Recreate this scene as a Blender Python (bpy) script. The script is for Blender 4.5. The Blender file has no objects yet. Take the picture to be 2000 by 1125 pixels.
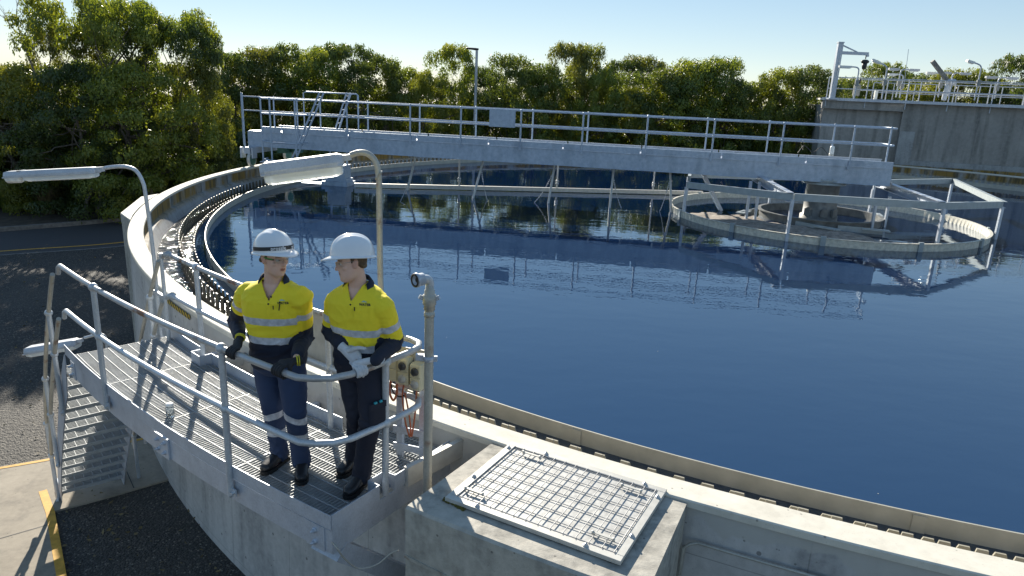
import bpy, math, random
from mathutils import Vector, Matrix, noise
from mathutils.bvhtree import BVHTree
PI = math.pi; rad = math.radians
SC = bpy.context.scene; COL = SC.collection
# ---------------------------------------------------------------- camera
CAMH = 3.1; FPX = 1360.955; PITCH = 0.27379; ROLL = -0.0440006
_fw = Vector((0, math.cos(PITCH), -math.sin(PITCH)))
_r0 = Vector((1, 0, 0)); _d0 = _fw.cross(_r0)
_rt = _r0 * math.cos(ROLL) + _d0 * math.sin(ROLL)
_dn = -_r0 * math.sin(ROLL) + _d0 * math.cos(ROLL)
cd = bpy.data.cameras.new('camera'); cam = bpy.data.objects.new('camera', cd); COL.objects.link(cam)
cd.sensor_width = 36; cd.lens = FPX / 2000 * 36; cd.clip_start = .05; cd.clip_end = 3000
m = Matrix((_rt, -_dn, -_fw)).transposed().to_4x4(); m.translation = (0, 0, CAMH); cam.matrix_world = m
SC.camera = cam
# ---------------------------------------------------------------- light
SUN_AZ = -20.0; SUN_EL = 24.0          # degrees: azimuth from +Y towards +X, elevation
w = bpy.data.worlds.new('World'); SC.world = w; w.use_nodes = True
nt = w.node_tree; bg = nt.nodes['Background']
sky = nt.nodes.new('ShaderNodeTexSky'); sky.sky_type = 'NISHITA'; sky.sun_disc = False
sky.sun_elevation = rad(SUN_EL); sky.sun_rotation = rad(SUN_AZ)
sky.air_density = .85; sky.dust_density = 0; sky.ozone_density = 2.4
def wn(t, **k):
    n_ = nt.nodes.new(t)
    for a, b in k.items(): setattr(n_, a, b)
    return n_
def wmul(src, c):
    n_ = wn('ShaderNodeMix', data_type='RGBA', blend_type='MULTIPLY'); n_.inputs[0].default_value = 1; n_.inputs[7].default_value = (*c, 1); n_.clamp_result = False
    nt.links.new(src, n_.inputs[6]); return n_.outputs[2]
# soft, evenly bright winter sky: the physical sky with its contrast lowered
o_ = wmul(sky.outputs[0], (.13, .124, .13)); gm = wn('ShaderNodeGamma'); gm.inputs[1].default_value = .5; nt.links.new(o_, gm.inputs[0])
hs = wn('ShaderNodeHueSaturation'); hs.inputs['Saturation'].default_value = 1.40; nt.links.new(gm.outputs[0], hs.inputs['Color'])
nt.links.new(wmul(hs.outputs[0], (3.65, 3.72, 3.55)), bg.inputs[0]); bg.inputs[1].default_value = .1
sl = bpy.data.lights.new('sun', 'SUN'); sun = bpy.data.objects.new('sun', sl); COL.objects.link(sun)
sl.energy = 4.3; sl.angle = rad(.5); sl.color = (1, .92, .79)
sd = Vector((math.sin(rad(SUN_AZ)) * math.cos(rad(SUN_EL)), math.cos(rad(SUN_AZ)) * math.cos(rad(SUN_EL)), math.sin(rad(SUN_EL))))
sun.rotation_euler = sd.to_track_quat('Z', 'Y').to_euler()
SC.view_settings.view_transform = 'Standard'; SC.view_settings.look = 'None'; SC.view_settings.gamma = 1
SC.view_settings.exposure = 1.3
SC.render.resolution_x = 1024; SC.render.resolution_y = 576
# ---------------------------------------------------------------- survey helpers: photograph measurements to world points
CX, CY = 8.9017, 20.3973               # centre of the round tank
def ray(px, py): return _rt * ((px - 1000) / FPX) + _dn * ((py - 562.5) / FPX) + _fw
def G(px, py, z):
    v = ray(px, py); t = (z - CAMH) / v.z; return Vector((v.x * t, v.y * t, z))
def D(px, py, Y):
    v = ray(px, py); t = Y / v.y; return Vector((v.x * t, Y, v.z * t + CAMH))
def pol(R, a, z=0): return Vector((CX + R * math.cos(rad(a)), CY + R * math.sin(rad(a)), z))
_th = rad(11); BU = Vector((-math.cos(_th), math.sin(_th), 0)); BN = Vector((-math.sin(_th), -math.cos(_th), 0))
def bp(s, o, z): return Vector((CX, CY, z)) + BU * s + BN * o
# ---------------------------------------------------------------- mesh builder
class MB:
    def __init__(s): s.v = []; s.f = []; s.m = []; s.sm = []
    def add(s, vs, fs, mi=0, smooth=False):
        o = len(s.v); s.v += [Vector(p) for p in vs]
        for f in fs: s.f.append([i + o for i in f]); s.m.append(mi); s.sm.append(smooth)
        return s
    def box(s, c, d, ax=None, mi=0):
        c = Vector(c); X, Y, Z = ax if ax else (Vector((1, 0, 0)), Vector((0, 1, 0)), Vector((0, 0, 1)))
        vs = [c + X * (d[0] / 2 * i) + Y * (d[1] / 2 * j) + Z * (d[2] / 2 * k) for i in (-1, 1) for j in (-1, 1) for k in (-1, 1)]
        return s.add(vs, [(0, 1, 3, 2), (4, 6, 7, 5), (0, 4, 5, 1), (2, 3, 7, 6), (0, 2, 6, 4), (1, 5, 7, 3)], mi)
    def bar(s, a, b, w, h, up=(0, 0, 1), mi=0):
        a = Vector(a); b = Vector(b); X = (b - a); L = X.length
        if L < 1e-6: return s
        X = X / L; Y = Vector(up).cross(X)
        if Y.length < 1e-4: Y = Vector((0, 1, 0)).cross(X)
        Y.normalize(); Z = X.cross(Y)
        return s.box((a + b) / 2, (L, w, h), (X, Y, Z), mi)
    def tube(s, pts, r, n=10, mi=0, cap=True, rs=None, close=False):
        pts = [Vector(p) for p in pts]; N = len(pts); T = []
        for i in range(N):
            if close: t = pts[(i + 1) % N] - pts[i - 1]
            else: t = pts[min(i + 1, N - 1)] - pts[max(i - 1, 0)]
            T.append(t.normalized())
        u = T[0].orthogonal().normalized(); vs = []
        for i in range(N):
            if i: u = (u - T[i] * u.dot(T[i])).normalized()
            w_ = T[i].cross(u); rr = rs[i] if rs else r
            if not close and 0 < i < N - 1:
                c_ = max(.5, (pts[i] - pts[i - 1]).normalized().dot(T[i])); rr = rr / c_ if c_ < .999 else rr
            vs += [pts[i] + (u * math.cos(2 * PI * k / n) + w_ * math.sin(2 * PI * k / n)) * rr for k in range(n)]
        fs = [(i * n + k, i * n + (k + 1) % n, (i + 1) * n + (k + 1) % n, (i + 1) * n + k) for i in range(N - 1) for k in range(n)]
        s.add(vs, fs, mi, True)
        if cap and not close: s.add(vs[:n], [list(range(n))[::-1]], mi); s.add(vs[-n:], [list(range(n))], mi)
        return s
    def lathe(s, prof, c=(0, 0, 0), n=24, ax=None, mi=0, smooth=True, a0=0, a1=360):
        c = Vector(c); X, Y, Z = ax if ax else (Vector((1, 0, 0)), Vector((0, 1, 0)), Vector((0, 0, 1)))
        full = abs(a1 - a0) >= 360; M = n if full else n + 1; vs = []
        for i in range(M):
            a = rad(a0 + (a1 - a0) * i / n)
            for r, z in prof: vs.append(c + (X * math.cos(a) + Y * math.sin(a)) * r + Z * z)
        k = len(prof)
        fs = [(i * k + j, ((i + 1) % M) * k + j, ((i + 1) % M) * k + j + 1, i * k + j + 1) for i in range(n) for j in range(k - 1)]
        return s.add(vs, fs, mi, smooth)
    def arc(s, poly, a0, a1, n, mi=0, smooth=False, caps=True):
        """closed profile [(R,z)] swept round the tank centre from angle a0 to a1"""
        full = abs(a1 - a0) >= 359.99; M = n if full else n + 1; k = len(poly); vs = []
        for i in range(M):
            a = a0 + (a1 - a0) * i / n
            vs += [pol(R, a, z) for R, z in poly]
        fs = [(i * k + j, ((i + 1) % M) * k + j, ((i + 1) % M) * k + (j + 1) % k, i * k + (j + 1) % k) for i in range(n) for j in range(k)]
        s.add(vs, fs, mi, smooth)
        if not full and caps: s.add(vs[:k], [list(range(k))[::-1]], mi); s.add(vs[-k:], [list(range(k))], mi)
        return s
    def ball(s, c, r, nu=10, nv=6, mi=0, ax=None):
        rr = r if hasattr(r, '__len__') else (r, r, r); c = Vector(c)
        X, Y, Z = ax if ax else (Vector((1, 0, 0)), Vector((0, 1, 0)), Vector((0, 0, 1)))
        vs = [c + Z * rr[2]]
        for j in range(1, nv):
            b = PI * j / nv
            vs += [c + X * (rr[0] * math.sin(b) * math.cos(2 * PI * i / nu)) + Y * (rr[1] * math.sin(b) * math.sin(2 * PI * i / nu)) + Z * (rr[2] * math.cos(b)) for i in range(nu)]
        vs.append(c - Z * rr[2]); fs = []
        for i in range(nu):
            k = (i + 1) % nu; fs.append((0, 1 + i, 1 + k)); l = 1 + (nv - 2) * nu; fs.append((len(vs) - 1, l + k, l + i))
            for j in range(nv - 2): a = 1 + j * nu; fs.append((a + i, a + nu + i, a + nu + k, a + k))
        return s.add(vs, fs, mi, True)
    def prism(s, poly, z0, z1, mi=0):
        k = len(poly); vs = [Vector((p[0], p[1], z0)) for p in poly] + [Vector((p[0], p[1], z1)) for p in poly]
        fs = [list(range(k))[::-1], [i + k for i in range(k)]] + [(i, (i + 1) % k, k + (i + 1) % k, k + i) for i in range(k)]
        return s.add(vs, fs, mi)
    def loft(s, secs, n=16, mi=0, e=2.0):
        """secs: (centre, right vector, forward vector, half width, half depth); closed rounded shell"""
        vs = []
        for c, X, Y, a, b in secs:
            for k in range(n):
                t = 2 * PI * k / n; cc, ss = math.cos(t), math.sin(t)
                cc = math.copysign(abs(cc) ** (2 / e), cc); ss = math.copysign(abs(ss) ** (2 / e), ss)
                vs.append(Vector(c) + X * (a * cc) + Y * (b * ss))
        N = len(secs); fs = [(i * n + k, i * n + (k + 1) % n, (i + 1) * n + (k + 1) % n, (i + 1) * n + k) for i in range(N - 1) for k in range(n)]
        fs += [list(range(n))[::-1], [(N - 1) * n + k for k in range(n)]]
        return s.add(vs, fs, mi, True)
    def limb(s, pts, rs, n=14, mi=0):
        """tapering limb through joints, with rounded ends"""
        pts = [Vector(p) for p in pts]; P2 = []; R2 = []
        for i in range(len(pts) - 1):
            for k in range(4):
                t = k / 4; P2.append(pts[i].lerp(pts[i + 1], t)); R2.append(rs[i] * (1 - t) + rs[i + 1] * t)
        P2.append(pts[-1]); R2.append(rs[-1])
        for _ in range(1): P2 = [P2[0]] + [(P2[i - 1] + P2[i] * 2 + P2[i + 1]) / 4 for i in range(1, len(P2) - 1)] + [P2[-1]]
        s.tube(P2, 0, n, mi, True, R2)
        for p, r in ((pts[0], rs[0]), (pts[-1], rs[-1])): s.ball(p, r * .99, n, 8, mi)
        return s
    def mesh(s, name, off=Vector((0, 0, 0))):
        me = bpy.data.meshes.new(name); me.from_pydata([tuple(p - off) for p in s.v], [], s.f)
        me.polygons.foreach_set('material_index', s.m); me.polygons.foreach_set('use_smooth', s.sm); me.update(); return me
    def build(s, name, mats, parent=None, bevel=0):
        off = Vector(parent['_w']) if parent else Vector((0, 0, 0))
        me = s.mesh(name, off)
        for x in (mats if isinstance(mats, (list, tuple)) else [mats]): me.materials.append(x)
        ob = bpy.data.objects.new(name, me); COL.objects.link(ob)
        if parent: ob.parent = parent; ob['_w'] = list(off)
        else: ob['_w'] = [0, 0, 0]
        if bevel:
            b = ob.modifiers.new('bevel', 'BEVEL'); b.width = bevel; b.segments = 1; b.limit_method = 'ANGLE'
        return ob
def tag(o, label=None, cat=None, group=None, kind=None):
    if label: o['label'] = label
    if cat: o['category'] = cat
    if group: o['group'] = group
    if kind: o['kind'] = kind
    return o
def thing(name, loc, label, cat, group=None, kind=None):
    o = bpy.data.objects.new(name, None); COL.objects.link(o); o.location = loc; o['_w'] = list(loc); o.empty_display_size = .2
    return tag(o, label, cat, group, kind)
# ---------------------------------------------------------------- materials
class NT:
    def __init__(s, name):
        s.m = bpy.data.materials.new(name); s.m.use_nodes = True; s.t = s.m.node_tree; s.b = s.t.nodes['Principled BSDF']
        s._p = None
    def n(s, typ, **k):
        nd = s.t.nodes.new(typ)
        for a, b in k.items():
            if a.startswith('i_'):
                key = a[2:]; key = int(key) if key.isdigit() else key.replace('_', ' ')
                nd.inputs[key].default_value = b
            else: setattr(nd, a, b)
        return nd
    def l(s, a, b): s.t.links.new(a, b)
    def pos(s, scale=(1, 1, 1)):
        g = s.n('ShaderNodeNewGeometry'); mp = s.n('ShaderNodeMapping'); mp.inputs['Scale'].default_value = scale
        s.l(g.outputs['Position'], mp.inputs[0]); return mp.outputs[0]
    def noise(s, sc, det=3, scale=(1, 1, 1), rough=.55):
        nd = s.n('ShaderNodeTexNoise'); nd.inputs['Scale'].default_value = sc; nd.inputs['Detail'].default_value = det; nd.inputs['Roughness'].default_value = rough
        s.l(s.pos(scale), nd.inputs['Vector']); return nd.outputs['Fac']
    def ramp(s, fac, stops):
        r = s.n('ShaderNodeValToRGB'); e = r.color_ramp.elements
        while len(e) < len(stops): e.new(.5)
        for q, (p, c) in zip(e, stops): q.position = p; q.color = c if len(c) == 4 else (*c, 1)
        s.l(fac, r.inputs[0]); return r.outputs[0]
    def mix(s, fac, a, b, mode='MIX'):
        x = s.n('ShaderNodeMix'); x.data_type = 'RGBA'; x.blend_type = mode
        for sock, v in ((x.inputs[0], fac), (x.inputs[6], a), (x.inputs[7], b)):
            if hasattr(v, 'is_output'): s.l(v, sock)
            elif isinstance(v, (int, float)): sock.default_value = v
            else: sock.default_value = (*v, 1) if len(v) == 3 else v
        return x.outputs[2]
    def math(s, op, a, b=0., c=None, clamp=False):
        x = s.n('ShaderNodeMath'); x.operation = op; x.use_clamp = clamp
        for sock, v in zip(x.inputs, (a, b, c)):
            if v is None: continue
            if hasattr(v, 'is_output'): s.l(v, sock)
            else: sock.default_value = v
        return x.outputs[0]
    def rng(s, v, a, b, c=0., d=1.):
        x = s.n('ShaderNodeMapRange'); s.l(v, x.inputs[0])
        for i, q in zip((1, 2, 3, 4), (a, b, c, d)): x.inputs[i].default_value = q
        return x.outputs[0]
    def xyz(s):
        g = s.n('ShaderNodeNewGeometry'); x = s.n('ShaderNodeSeparateXYZ'); s.l(g.outputs['Position'], x.inputs[0]); return x.outputs
    def bump(s, h, st, dist=.01):
        b = s.n('ShaderNodeBump'); b.inputs['Strength'].default_value = st; b.inputs['Distance'].default_value = dist
        s.l(h, b.inputs['Height']); 
        if s._p: s.l(s._p, b.inputs['Normal'])
        s._p = b.outputs[0]; s.l(b.outputs[0], s.b.inputs['Normal']); return s
    def col(s, c):
        if hasattr(c, 'is_output'): s.l(c, s.b.inputs['Base Color'])
        else: s.b.inputs['Base Color'].default_value = (*c, 1)
        return s
    def set(s, **k):
        for a, v in k.items():
            key = a.replace('_', ' ')
            if hasattr(v, 'is_output'): s.l(v, s.b.inputs[key])
            else: s.b.inputs[key].default_value = v
        return s
M = {}
def plain(name, c, rough=.6, metal=0, var=.15, sc=30, bump=0, **k):
    t = NT(name); f = t.noise(sc, 4); d = tuple(x * (1 - var) for x in c); u = tuple(min(1, x * (1 + var)) for x in c)
    t.col(t.ramp(f, [(.3, d), (.7, u)])).set(Roughness=rough, Metallic=metal, **k)
    if bump: t.bump(f, bump, .004)
    M[name] = t.m; return t.m
def galv(name, lo, hi, rust=0, rough=.42, metal=.55):
    t = NT(name)
    f = t.noise(9, 5); g = t.noise(70, 2); h = t.noise(2.2, 3, (1, 1, .35))
    c = t.ramp(f, [(.3, lo), (.7, hi)])
    c = t.mix(t.rng(g, .35, .65, 0, .35), c, tuple(min(1, x * 1.35) for x in hi))
    c = t.mix(t.rng(h, .5, .7, 0, .45), c, tuple(x * .72 for x in lo))
    mt = metal
    if rust:
        r = t.rng(t.noise(5, 5), .62 - rust * .2, .72 - rust * .2); c = t.mix(r, c, (.19, .085, .04)); mt = t.rng(r, 0, 1, metal, .1)
    t.col(c).set(Roughness=t.rng(g, .3, .7, rough - .06, rough + .12), Metallic=mt); t.bump(g, .12, .002); M[name] = t.m
galv('galvanised_steel', (.38, .42, .48), (.50, .54, .60), metal=.3)
galv('bridge_steel', (.26, .33, .42), (.40, .47, .56), metal=.2, rough=.5)
galv('rail_steel', (.44, .47, .50), (.56, .59, .62), rust=.0, metal=.4)
galv('rusty_rail', (.36, .37, .38), (.46, .47, .47), rust=.45, metal=.4)
galv('old_pipe', (.34, .33, .29), (.46, .45, .40), rust=.12, metal=.35, rough=.5)
galv('grating_steel', (.28, .30, .31), (.38, .40, .41), metal=.15, rough=.55)
galv('lamp_housing', (.40, .42, .45), (.52, .54, .57), metal=.1, rough=.5)
def concrete(name, lo, hi, stain, z_streak=1., speck=.3, bump=.5, moss=None, joints=0, cream=None, scale=1.):
    t = NT(name)
    f = t.noise(1.6 * scale, 6, (1, 1, .8)); g = t.noise(14 * scale, 5); s_ = t.noise(3.2, 4, (1, 1, .10 * z_streak)); p = t.noise(110, 2)
    c = t.ramp(f, [(.3, lo), (.68, hi)])
    c = t.mix(t.rng(s_, .48, .68, 0, .75), c, stain)
    c = t.mix(t.rng(g, .35, .7, 0, speck), c, tuple(min(1, x * 1.4) for x in hi))
    c = t.mix(t.rng(p, .62, .72, 0, .35), c, tuple(x * .45 for x in lo))
    vo = t.n('ShaderNodeTexVoronoi'); vo.inputs['Scale'].default_value = 9; t.l(t.pos(), vo.inputs['Vector'])
    hole = t.rng(vo.outputs['Distance'], .06, .09, 1, 0); c = t.mix(t.math('MULTIPLY', hole, .7), c, tuple(x * .3 for x in lo))
    z = t.xyz()[2]
    if moss:
        mz = t.math('MULTIPLY', t.rng(z, moss[0], moss[0] + .16), t.rng(z, moss[1] - .05, moss[1], 1, 0), clamp=True)
        mm = t.math('MULTIPLY', mz, t.rng(t.noise(1.3, 4, (1, 1, .25)), .38, .52), clamp=True)
        c = t.mix(t.math('MULTIPLY', mm, .92), c, (.26, .155, .018))
        mg = t.math('MULTIPLY', mz, t.rng(t.noise(6, 4, (1, 1, .12)), .5, .6), clamp=True); c = t.mix(t.math('MULTIPLY', mg, .7), c, (.05, .05, .035))
    if joints:
        q_ = t.xyz(); ang = t.math('ARCTAN2', t.math('SUBTRACT', q_[1], CY), t.math('SUBTRACT', q_[0], CX)); u_ = t.math('MULTIPLY', ang, 17.8 / 1.25)
        fu = t.math('ABSOLUTE', t.math('SUBTRACT', t.math('FRACT', u_), .5)); fz = t.math('ABSOLUTE', t.math('SUBTRACT', t.math('FRACT', t.math('MULTIPLY', z, .8)), .5))
        ln = t.math('MAXIMUM', t.math('GREATER_THAN', fu, .4965), t.math('GREATER_THAN', fz, .4965))
        c = t.mix(t.math('MULTIPLY', ln, .45), c, tuple(x * .35 for x in lo))
        hu = t.math('ABSOLUTE', t.math('SUBTRACT', t.math('FRACT', t.math('MULTIPLY', u_, 2)), .5)); hz = t.math('ABSOLUTE', t.math('SUBTRACT', t.math('FRACT', t.math('ADD', t.math('MULTIPLY', z, 1.6), .25)), .5))
        c = t.mix(t.math('MULTIPLY', t.math('LESS_THAN', t.math('ADD', t.math('POWER', t.math('MULTIPLY', hu, .625), 2.), t.math('POWER', t.math('MULTIPLY', hz, .625), 2.)), .00028), .7), c, tuple(x * .3 for x in lo))
    if cream:
        e = t.math('ADD', z, t.rng(t.noise(2.5, 5), .3, .7, -.09, .09)); cm = t.rng(e, cream - .01, cream + .01)
        c = t.mix(t.math('MULTIPLY', cm, .8), c, (.46, .45, .41))
    t.col(c).set(Roughness=.85); t.bump(g, bump, .006); t.bump(p, bump * .5, .002); M[name] = t.m
concrete('wall_concrete', (.36, .36, .35), (.50, .495, .48), (.20, .20, .20), cream=.25, joints=1)
concrete('inner_wall_concrete', (.24, .25, .25), (.36, .37, .37), (.17, .17, .16), moss=(-.02, .37))
concrete('coping_concrete', (.58, .55, .47), (.68, .65, .56), (.48, .45, .38), z_streak=8, speck=.15, bump=.25)
concrete('chamber_concrete', (.28, .265, .23), (.42, .395, .34), (.11, .11, .10), speck=.55, bump=1.)
concrete('building_concrete', (.24, .235, .22), (.33, .32, .30), (.13, .13, .12), scale=.5, speck=.25)
concrete('slab_concrete', (.23, .20, .155), (.32, .28, .22), (.17, .15, .12), z_streak=10, speck=.25, bump=.3)
def gravel():
    t = NT('gravel')
    v = t.n('ShaderNodeTexVoronoi'); v.inputs['Scale'].default_value = 38; t.l(t.pos(), v.inputs['Vector'])
    v2 = t.n('ShaderNodeTexVoronoi'); v2.inputs['Scale'].default_value = 17; t.l(t.pos(), v2.inputs['Vector'])
    sx = t.n('ShaderNodeSeparateColor'); t.l(v.outputs['Color'], sx.inputs[0])
    c = t.ramp(sx.outputs[0], [(0, (.018, .018, .018)), (.55, (.06, .057, .052)), (.85, (.12, .11, .095)), (1, (.30, .27, .22))])
    c = t.mix(t.rng(v.outputs['Distance'], .25, .6, 0, .8), c, (.01, .01, .01))
    c = t.mix(t.rng(t.noise(.5, 4), .4, .65, 0, .45), c, (.07, .065, .055))
    t.col(c).set(Roughness=.8); h = t.math('SUBTRACT', 1., v.outputs['Distance']); t.bump(h, .9, .02)
    t.bump(t.math('SUBTRACT', 1., v2.outputs['Distance']), .6, .02); M['gravel'] = t.m
gravel()
plain('asphalt', (.045, .046, .05), .85, 0, .25, 60, .4)
plain('kerb_concrete', (.16, .15, .135), .9, 0, .3, 8, .3)
plain('yellow_paint', (.55, .30, .03), .7, 0, .2, 12)
plain('soil', (.055, .043, .03), .95, 0, .5, 4, .6)
plain('black_rubber', (.02, .02, .022), .6)
plain('black_metal', (.03, .03, .032), .5, .3)
plain('wheel_green', (.06, .17, .13), .5, .2, .3, 12)
plain('cream_plastic', (.62, .56, .38), .4, 0, .08, 10)
plain('grey_plastic', (.25, .26, .25), .45); plain('dark_knob', (.05, .05, .05), .4)
plain('orange_cable', (.42, .12, .05), .6)
plain('bolt_steel', (.50, .50, .50), .35, .8)
plain('white_enamel', (.75, .76, .74), .35)
plain('crust', (.25, .215, .18), .85, 0, .5, 9, 1.)
plain('bark', (.13, .11, .09), .9, 0, .4, 12, .5)
plain('dead_twig', (.22, .18, .15), .9, 0, .3, 12)
plain('reed', (.14, .11, .05), .8, 0, .5, 3)
plain('ring_plastic', (.60, .57, .48), .5, 0, .2, 14)
plain('weir_plastic', (.40, .37, .29), .6, 0, .15, 20)
t = NT('weir_mossy'); t.col(t.mix(t.rng(t.xyz()[0], -2.6, -1.2, 1, 0), t.mix(t.noise(6, 3), (.40, .37, .29), (.30, .28, .22)), t.mix(t.rng(t.noise(9, 3), .4, .6), (.035, .032, .022), (.11, .10, .06)))).set(Roughness=.5); M['weir_mossy'] = t.m
plain('baffle_sheet', (.42, .405, .34), .5, 0, .12, 5)
plain('frame_paint', (.32, .36, .37), .5, .1, .12, 6)
plain('column_paint', (.15, .155, .15), .6, .1, .35, 5)
plain('checker_plate', (.46, .455, .43), .5, .2, .22, 18, .5)
plain('frame_steel', (.50, .49, .45), .5, .3, .12, 12)
galv('bar_steel', (.30, .30, .30), (.40, .40, .40), metal=.3)
plain('moss', (.09, .08, .012), .95, 0, .5, 60, 1.)
def stripes():
    t = NT('hazard_tape'); p = t.xyz(); w_ = t.math('ADD', t.math('MULTIPLY', p[0], 14.), t.math('MULTIPLY', p[2], 9.))
    f = t.math('GREATER_THAN', t.math('FRACT', w_), .5); t.col(t.mix(f, (.55, .38, .03), (.02, .02, .02))).set(Roughness=.5); M['hazard_tape'] = t.m
stripes()
def water(name, base, amp, sc, rough=.02, ior=1.5, fine=0.):
    t = NT(name); t.col(base).set(Roughness=rough, IOR=ior)
    t.bump(t.noise(sc, 3, (1, 1.6, 1)), amp, .02); t.bump(t.noise(sc * .22, 2, (1, 2., 1)), amp * .8, .08)
    if fine: t.bump(t.noise(sc * 3.5, 2), fine, .006)
    M[name] = t.m
water('tank_water', (.0008, .011, .046), .085, 2.6, .008, 2.5, .07)
M['tank_water'].node_tree.nodes['Principled BSDF'].inputs['Specular Tint'].default_value = (.66, .88, 1, 1)
water('launder_water', (.008, .009, .010), 1.0, 6.5, .10, 1.6, 1.)
def glass(name, c, rough=.25, tr=.75):
    t = NT(name); t.col(c).set(Roughness=rough, IOR=1.45); t.b.inputs['Transmission Weight'].default_value = tr; M[name] = t.m
glass('lamp_diffuser', (.86, .92, .95), .35, .35)
glass('clear_plastic', (.9, .94, .95), .08, .9)
def leafmat(name, a, b, c):
    t = NT(name); g = t.n('ShaderNodeNewGeometry'); r = t.rng(t.noise(.55, 2), .3, .7, 0, .55); r = t.math('ADD', r, t.math('MULTIPLY', g.outputs['Random Per Island'], .45))
    oi = t.n('ShaderNodeObjectInfo'); base = t.ramp(r, [(0, a), (.5, b), (1, c)])
    orr = oi.outputs['Random']; base = t.mix(t.rng(orr, .5, 1, 0, .5), base, (.15, .145, .03)); base = t.mix(t.rng(orr, 0, .45, .6, 0), base, (.035, .06, .022))
    t.col(base).set(Roughness=.42); t.b.inputs['Specular IOR Level'].default_value = .5
    tr = t.n('ShaderNodeBsdfTranslucent'); t.l(t.mix(1., base, (1.9, 1.7, .55), 'MULTIPLY'), tr.inputs[0])
    mx = t.n('ShaderNodeMixShader'); mx.inputs[0].default_value = .40; t.l(t.b.outputs[0], mx.inputs[1]); t.l(tr.outputs[0], mx.inputs[2])
    t.l(mx.outputs[0], t.t.nodes['Material Output'].inputs[0]); M[name] = t.m
leafmat('leaf_green', (.085, .13, .022), (.14, .19, .03), (.25, .27, .05))
leafmat('leaf_dark', (.045, .075, .018), (.075, .115, .026), (.15, .175, .035))
leafmat('leaf_bush', (.05, .085, .018), (.09, .13, .026), (.17, .19, .045))
def smooth3(pts, n=6):
    P_ = [Vector(p) for p in pts]; out = []
    for i in range(len(P_) - 1):
        p0 = P_[max(i - 1, 0)]; p1 = P_[i]; p2 = P_[i + 1]; p3 = P_[min(i + 2, len(P_) - 1)]
        for k in range(n):
            t = k / n; out.append(.5 * ((2 * p1) + (p2 - p0) * t + (2 * p0 - 5 * p1 + 4 * p2 - p3) * t * t + (3 * p1 - p0 - 3 * p2 + p3) * t ** 3))
    return out + [P_[-1]]
GZ = -2.6                              # ground level; the tank water stands at WZ, the wall top at CZ
WZ = -.12; CZ = .42; DZ = .22          # DZ: grating deck level
# ---------------------------------------------------------------- ground, road, slab
def ribbon(a, b, z):
    o = MB(); n = len(a); o.add([Vector((*p[:2], z)) for p in a] + [Vector((*p[:2], z)) for p in b], [(i, i + 1, n + i + 1, n + i) for i in range(n - 1)]); return o
def smooth_line(pts, n=8):
    P_ = [Vector((*p, 0)) for p in pts]; out = []
    for i in range(len(P_) - 1):
        p0 = P_[max(i - 1, 0)]; p1 = P_[i]; p2 = P_[i + 1]; p3 = P_[min(i + 2, len(P_) - 1)]
        for k in range(n):
            t = k / n; out.append(.5 * ((2 * p1) + (p2 - p0) * t + (2 * p0 - 5 * p1 + 4 * p2 - p3) * t * t + (3 * p1 - p0 - 3 * p2 + p3) * t ** 3))
    return out + [P_[-1]]
def offset(line, d):
    out = []
    for i, p in enumerate(line):
        t = (line[min(i + 1, len(line) - 1)] - line[max(i - 1, 0)]).normalized(); out.append(p + Vector((-t.y, t.x, 0)) * d)
    return out
o = MB(); o.add([(-900, -200, GZ), (900, -200, GZ), (900, 1500, GZ), (-900, 1500, GZ)], [(0, 1, 2, 3)])
tag(o.build('ground', M['gravel']), kind='structure')
edge = smooth_line([(-42, 2), (-28, 12.6), (-21.5, 17.9), (-16.4, 21.53), (-13.47, 23.6), (-10.6, 27.4), (-8.2, 32.5), (-3, 38), (4, 41.6), (12, 42.8), (20, 41)])
kerbl = smooth_line([(-46, 3), (-30, 16), (-24, 20.6), (-18.76, 24.82), (-15.95, 27.6), (-13.4, 31), (-10.6, 36), (-5, 42), (3, 46), (12, 47.5), (22, 46)])
tag(ribbon(edge, kerbl, GZ + .004).build('road', M['asphalt']), kind='structure')
tag(ribbon(offset(edge, .50), offset(edge, .62), GZ + .008).build('road_line', M['yellow_paint']), kind='structure')
tag(ribbon(offset(edge, -.10), offset(edge, .02), GZ + .006).build('road_edge', M['kerb_concrete']), kind='structure')
o = MB(); k2 = offset(kerbl, .16)
for i in range(len(kerbl) - 1):
    a, b, c_, d_ = kerbl[i], kerbl[i + 1], k2[i + 1], k2[i]
    o.add([Vector((*p[:2], z)) for z in (GZ, GZ + .16) for p in (a, b, c_, d_)], [(0, 1, 5, 4), (4, 5, 6, 7), (3, 2, 1, 0), (2, 3, 7, 6)])
tag(o.build('kerb', M['kerb_concrete']), kind='structure')
far = [p + Vector((-60, 60, 0)) if p.x < 0 else p + Vector((10, 90, 0)) for p in kerbl]
tag(ribbon(offset(kerbl, .16), offset(kerbl, 2.4), GZ + .13).build('verge', M['soil']), kind='structure')
tag(ribbon(offset(kerbl, 2.4), far, GZ + .12).build('woodland_floor', M['soil']), kind='structure')
sl_ = [G(-560, 1090, GZ), G(0, 915, GZ), G(92, 899, GZ), G(190, 877, GZ), G(262, 861, GZ), G(306, 851, GZ)]
nearl = [G(350, 932, GZ), G(206, 975, GZ), G(104, 1000, GZ), G(85, 965, GZ)]
wallp = [pol(17.86, a, GZ) for a in (-145.2, -143.5, -142, -140.4)]
poly = [p.xy for p in sl_] + [p.xy for p in wallp] + [p.xy for p in (G(340, 936, GZ), G(206, 975, GZ), G(101, 1003, GZ), G(127, 1125, GZ), G(190, 1400, GZ), G(-500, 1700, GZ))]
o = MB(); o.prism(poly, GZ - .1, GZ + .03); tag(o.build('concrete_path', M['slab_concrete']), kind='structure')
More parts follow.
